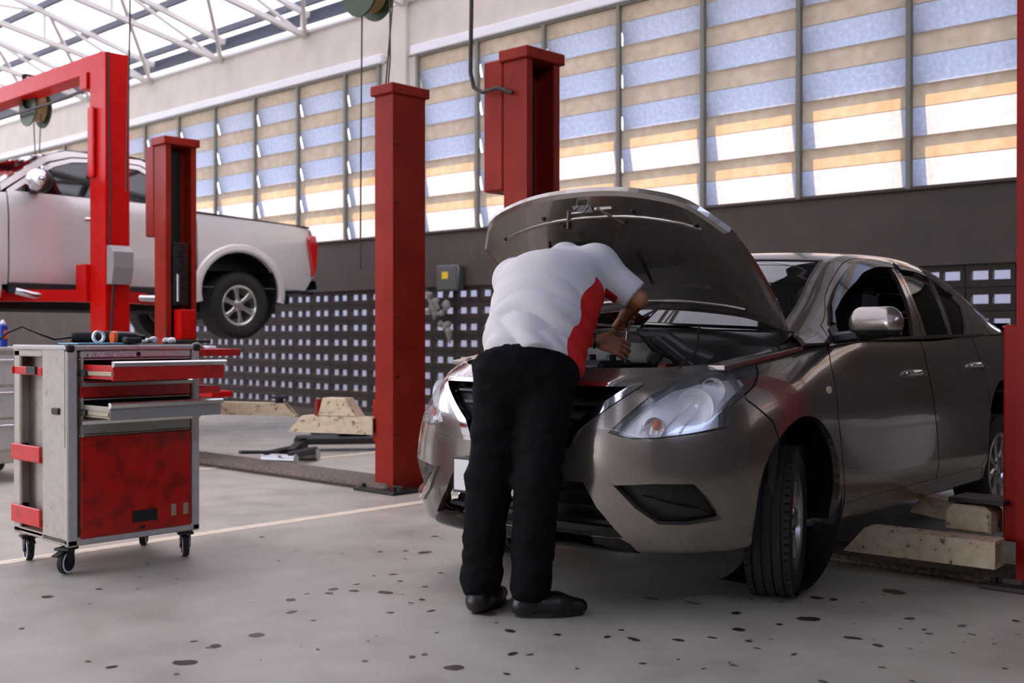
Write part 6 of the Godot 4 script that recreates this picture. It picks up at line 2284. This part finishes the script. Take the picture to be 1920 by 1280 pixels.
	tb.append([J.hip_l + Vector3(0.02, 0.03, 0.01), J.hip_r + Vector3(-0.02, 0.03, 0.01), 0.116, 0.116, 0.05])
	tb.append([(J.hip_l + J.hip_r) * 0.5 + Vector3(0, 0.03, 0), J.waist, 0.13, 0.13, 0.05])
	var seat: Vector3 = (J.hip_l + J.hip_r) * 0.5
	var axis: Vector3 = (J.chest - seat).normalized()
	# the waist runs level round the seat: it dips where the body turns away from the back
	var hem_n := Vector3(-0.47, 0.72, -0.50).normalized()
	var hem_p := Vector3(-2.85, 1.037, -3.19) - base
	var trousers := soft(tb, 0.011, func(p: Vector3, d: float) -> float:
		var w := fold.get_noise_3d(p.x * 1.0, p.y * 1.6, p.z * 1.0) * 0.009
		var e := d + w
		# waistband cut across the trunk, hem cut level above the shoe
		e = maxf(e, (p - hem_p).dot(hem_n) - 0.02)
		return maxf(e, 0.055 - p.y))
	obj("trousers", trousers, M.trousers, r)
	# --- shirt
	var sb := []
	sb.append([J.waist + Vector3(-0.06, -0.05, 0.05) + axis * -0.1, J.chest + Vector3(-0.05, 0, 0.02), 0.135, 0.165, 0.06])
	sb.append([J.waist + Vector3(0.06, -0.05, -0.03) + axis * -0.1, J.chest + Vector3(0.07, 0.01, -0.06), 0.13, 0.15, 0.06])
	sb.append([J.waist - axis * 0.1, J.chest, 0.148, 0.175, 0.06])
	sb.append([J.chest, J.neck, 0.17, 0.08, 0.07])
	sb.append([J.sh_l, J.chest, 0.1, 0.14, 0.07])
	sb.append([J.sh_r, J.chest, 0.095, 0.14, 0.06])
	sb.append([J.sh_l, J.sh_r, 0.08, 0.08, 0.05])
	var sl_r: Vector3 = J.sh_r.lerp(J.el_r, 0.92)
	sb.append([J.sh_r, sl_r, 0.085, 0.072, 0.035])
	var sl_l: Vector3 = J.sh_l.lerp(J.el_l, 0.75)
	sb.append([J.sh_l, sl_l, 0.085, 0.07, 0.035])
	var crease := FastNoiseLite.new()
	crease.seed = 9
	crease.frequency = 1.0
	crease.fractal_type = FastNoiseLite.FRACTAL_RIDGED
	crease.fractal_octaves = 1
	var along_r: Vector3 = (J.el_r - J.sh_r).normalized()
	var along_l: Vector3 = (J.el_l - J.sh_l).normalized()
	var shirt := soft(sb, 0.009, func(p: Vector3, d: float) -> float:
		var t: float = (p - J.waist).dot(axis)
		var amp := 0.016 * clampf(1.0 - t * 2.2, 0.12, 1.0)
		# folds run round the trunk, so stretch the noise sideways
		var w := crease.get_noise_3d((p.x - p.z) * 2.2, t * 8.0 + (p.x - p.z) * 1.3, (p.x + p.z) * 1.5) * amp
		var e := d + w
		e = maxf(e, -(p - hem_p).dot(hem_n) - 0.012 - 0.01 * sin(p.x * 23.0))
		e = maxf(e, minf((p - sl_r).dot(along_r) - 0.0, 1.0) if (p - J.sh_r).dot(along_r) > 0.0 and p.distance_to(sl_r) < 0.13 else -1.0)
		e = maxf(e, minf((p - sl_l).dot(along_l) - 0.0, 1.0) if (p - J.sh_l).dot(along_l) > 0.0 and p.distance_to(sl_l) < 0.13 else -1.0)
		return e)
	# the red side panel: the strip of cloth on the right flank and under the arm
	var right := Vector3(0.72, 0.0, -0.69)
	var parts := split(shirt, func(p: Vector3) -> float:
		var t: float = clampf((p - J.waist).dot(axis), -0.2, 0.6)
		var mid: Vector3 = J.waist + axis * t
		var side := (p - mid).dot(right)
		var edge := 0.142 + 0.05 * clampf(t * 2.0, 0.0, 1.0) + 0.012 * sin(t * 26.0)
		# underside of the right sleeve
		var u: float = (p - J.sh_r).dot(along_r)
		var below: Vector3 = (Vector3(-0.25, -1, 0.2) - along_r * Vector3(-0.25, -1, 0.2).dot(along_r)).normalized()
		var sleeve: float = minf(minf(minf((p - J.sh_r).dot(below) - 0.042, u - 0.07), 0.165 - u), 0.095 - (p - J.sh_r - along_r * u).length())
		return maxf(minf(side - edge, 0.33 - t), sleeve))
	var sh := obj("shirt", parts[0], M.shirt, r)
	obj("side_panel", parts[1], M.shirt_red, sh)
	# --- shoes
	for e in [[J.ankle_l, Vector3(-0.35, 0, -0.94)], [J.ankle_r, Vector3(0.62, 0, -0.78)]]:
		var a: Vector3 = e[0]
		var d: Vector3 = e[1].normalized()
		var f := Vector3(a.x, 0, a.z)
		var sb2 := [[f + Vector3(0, 0.045, 0) - d * 0.035, f + Vector3(0, 0.042, 0) + d * 0.1, 0.042, 0.046, 0.03], [f + Vector3(0, 0.04, 0) + d * 0.1, f + Vector3(0, 0.032, 0) + d * 0.195, 0.046, 0.03, 0.03], [f + Vector3(0, 0.05, 0) - d * 0.02, f + Vector3(0, 0.12, 0) - d * 0.01, 0.045, 0.048, 0.03]]
		var shoe := soft(sb2, 0.008, func(p: Vector3, dd: float) -> float: return maxf(dd, 0.012 - p.y))
		var so := obj("shoe", shoe, M.shoe, r)
		var sole := MB.new()
		var sd := Vector3(-d.z, 0, d.x)
		var out := PackedVector2Array()
		for k in 20:
			var an := TAU * k / 20.0
			out.append(Vector2(cos(an) * 0.135 + 0.075, sin(an) * (0.048 if cos(an) > -0.2 else 0.042)))
		sole.xf = Transform3D(Basis(d, sd, Vector3.UP), f)
		sole.prism(out, 0.0, 0.02)
		obj("sole", sole, M.rubber, so)
		sole = MB.new()
		for k in 3:
			var c := f + d * (0.075 + 0.03 * k) + Vector3(0, 0.088 - 0.006 * k, 0)
			sole.tube([c - sd * 0.03 - Vector3(0, 0.012, 0), c, c + sd * 0.03 - Vector3(0, 0.012, 0)], 0.004, 6)
		obj("laces", sole, M.black, so)
	# wristband on the left arm
	var wb := MB.new()
	var wa: Vector3 = (J.wr_l - J.el_l).normalized()
	wb.tube([J.wr_l - wa * 0.03, J.wr_l - wa * 0.02], 0.034, 18)
	obj("wristband", wb, M.black, r)
	# ratchet in his hands: a thing of its own
	var q := thing("ratchet_wrench", "chrome ratchet wrench held by the mechanic over the engine", "wrench")
	var m := MB.new()
	var a: Vector3 = base + J.wr_r + dr * 0.09 + Vector3(0.03, 0.02, -0.04)
	var c: Vector3 = base + J.wr_l + dl * 0.09 + Vector3(0.0, -0.04, -0.04)
	m.tube([a, a.lerp(c, 0.3), a.lerp(c, 0.8), c], [0.009, 0.0065, 0.0065, 0.009], 12)
	obj("shaft", m, M.chrome, q)
	m = MB.new()
	m.ball(a, Vector3(0.016, 0.014, 0.016), 14, 10)
	obj("head", m, M.chrome, q)
	m = MB.new()
	m.cyl(c, c + (c - a).normalized() * 0.04, 0.012, 14)
	obj("socket", m, M.steel, q)


# ---------------------------------------------------------------- loose things
func props() -> void:
	# white lidded bin that the sedan's doors mirror
	var r := thing("plastic_bin", "white plastic bin with lid standing by the back wall", "bin", Vector3(-1.2, 0, -8.35))
	var m := MB.new()
	m.lathe([Vector2(0, 0), Vector2(0.2, 0.0), Vector2(0.22, 0.02), Vector2(0.28, 0.6), Vector2(0.27, 0.6), Vector2(0.2, 0.03), Vector2(0, 0.03)], 32)
	obj("tub", m, M.white, r)
	m = MB.new()
	m.lathe([Vector2(0.3, 0.6), Vector2(0.305, 0.62), Vector2(0.29, 0.65), Vector2(0.2, 0.67), Vector2(0, 0.68)], 32)
	obj("lid", m, M.white, r)
	# trolley jack lying in the empty bay
	r = thing("trolley_jack", "black trolley jack lying on the floor of the empty lift bay", "jack", Vector3(-8.1, 0, -5.75), 0.5)
	m = MB.new()
	m.box(Vector3(0, 0.09, 0.1), Vector3(0.06, 0.06, 0.5), 0.012)
	m.box(Vector3(0.22, 0.09, 0.1), Vector3(0.06, 0.06, 0.5), 0.012)
	m.box(Vector3(0.11, 0.09, -0.12), Vector3(0.26, 0.05, 0.05), 0.01)
	obj("frame", m, M.black, r)
	m = MB.new()
	m.bar(Vector3(0.11, 0.1, 0.1), Vector3(0.11, 0.16, -0.1), 0.08, 0.05, 0.01)
	m.cyl(Vector3(0.11, 0.17, -0.1), Vector3(0.11, 0.2, -0.1), 0.05, 16)
	obj("lifting_arm", m, M.dark_steel, r)
	for z in [-0.12, 0.32]:
		m = MB.new()
		m.cyl(Vector3(-0.04, 0.05, z), Vector3(0.26, 0.05, z), 0.05, 16)
		obj("roller", m, M.steel, r)
	m = MB.new()
	m.tube([Vector3(0.11, 0.12, 0.35), Vector3(0.11, 0.14, 0.6), Vector3(0.11, 0.18, 1.0)], 0.014, 10)
	obj("handle", m, M.dark_steel, r)
	# floor clutter along the wall
	r = thing("oil_pan", "shallow black oil pan on the floor near the vent wall", "oil pan", Vector3(-9.2, 0, -7.2))
	m = MB.new()
	m.lathe([Vector2(0, 0.0), Vector2(0.26, 0.0), Vector2(0.3, 0.12), Vector2(0.28, 0.12), Vector2(0.24, 0.02), Vector2(0, 0.02)], 28)
	obj("pan", m, M.black, r)
	m = MB.new()
	m.tube([Vector3(-0.06, 0.12, 0.29), Vector3(-0.06, 0.15, 0.34), Vector3(0.06, 0.15, 0.34), Vector3(0.06, 0.12, 0.29)], 0.01, 8)
	obj("handle", m, M.black, r)
	r = thing("transmission_jack", "low dark transmission jack beside the lift arm in the empty bay", "jack", Vector3(-8.5, 0, -6.7), 0.9)
	m = MB.new()
	m.box(Vector3(0, 0.1, 0), Vector3(0.9, 0.07, 0.3), 0.015)
	obj("base", m, M.black, r)
	m = MB.new()
	for s in [-0.38, 0.38]:
		m.cyl(Vector3(s, 0.06, -0.17), Vector3(s, 0.06, 0.17), 0.06, 16)
	obj("rollers", m, M.dark_steel, r)
	m = MB.new()
	m.box(Vector3(0.1, 0.22, 0), Vector3(0.3, 0.16, 0.2), 0.02)
	obj("pump", m, M.dark_steel, r)
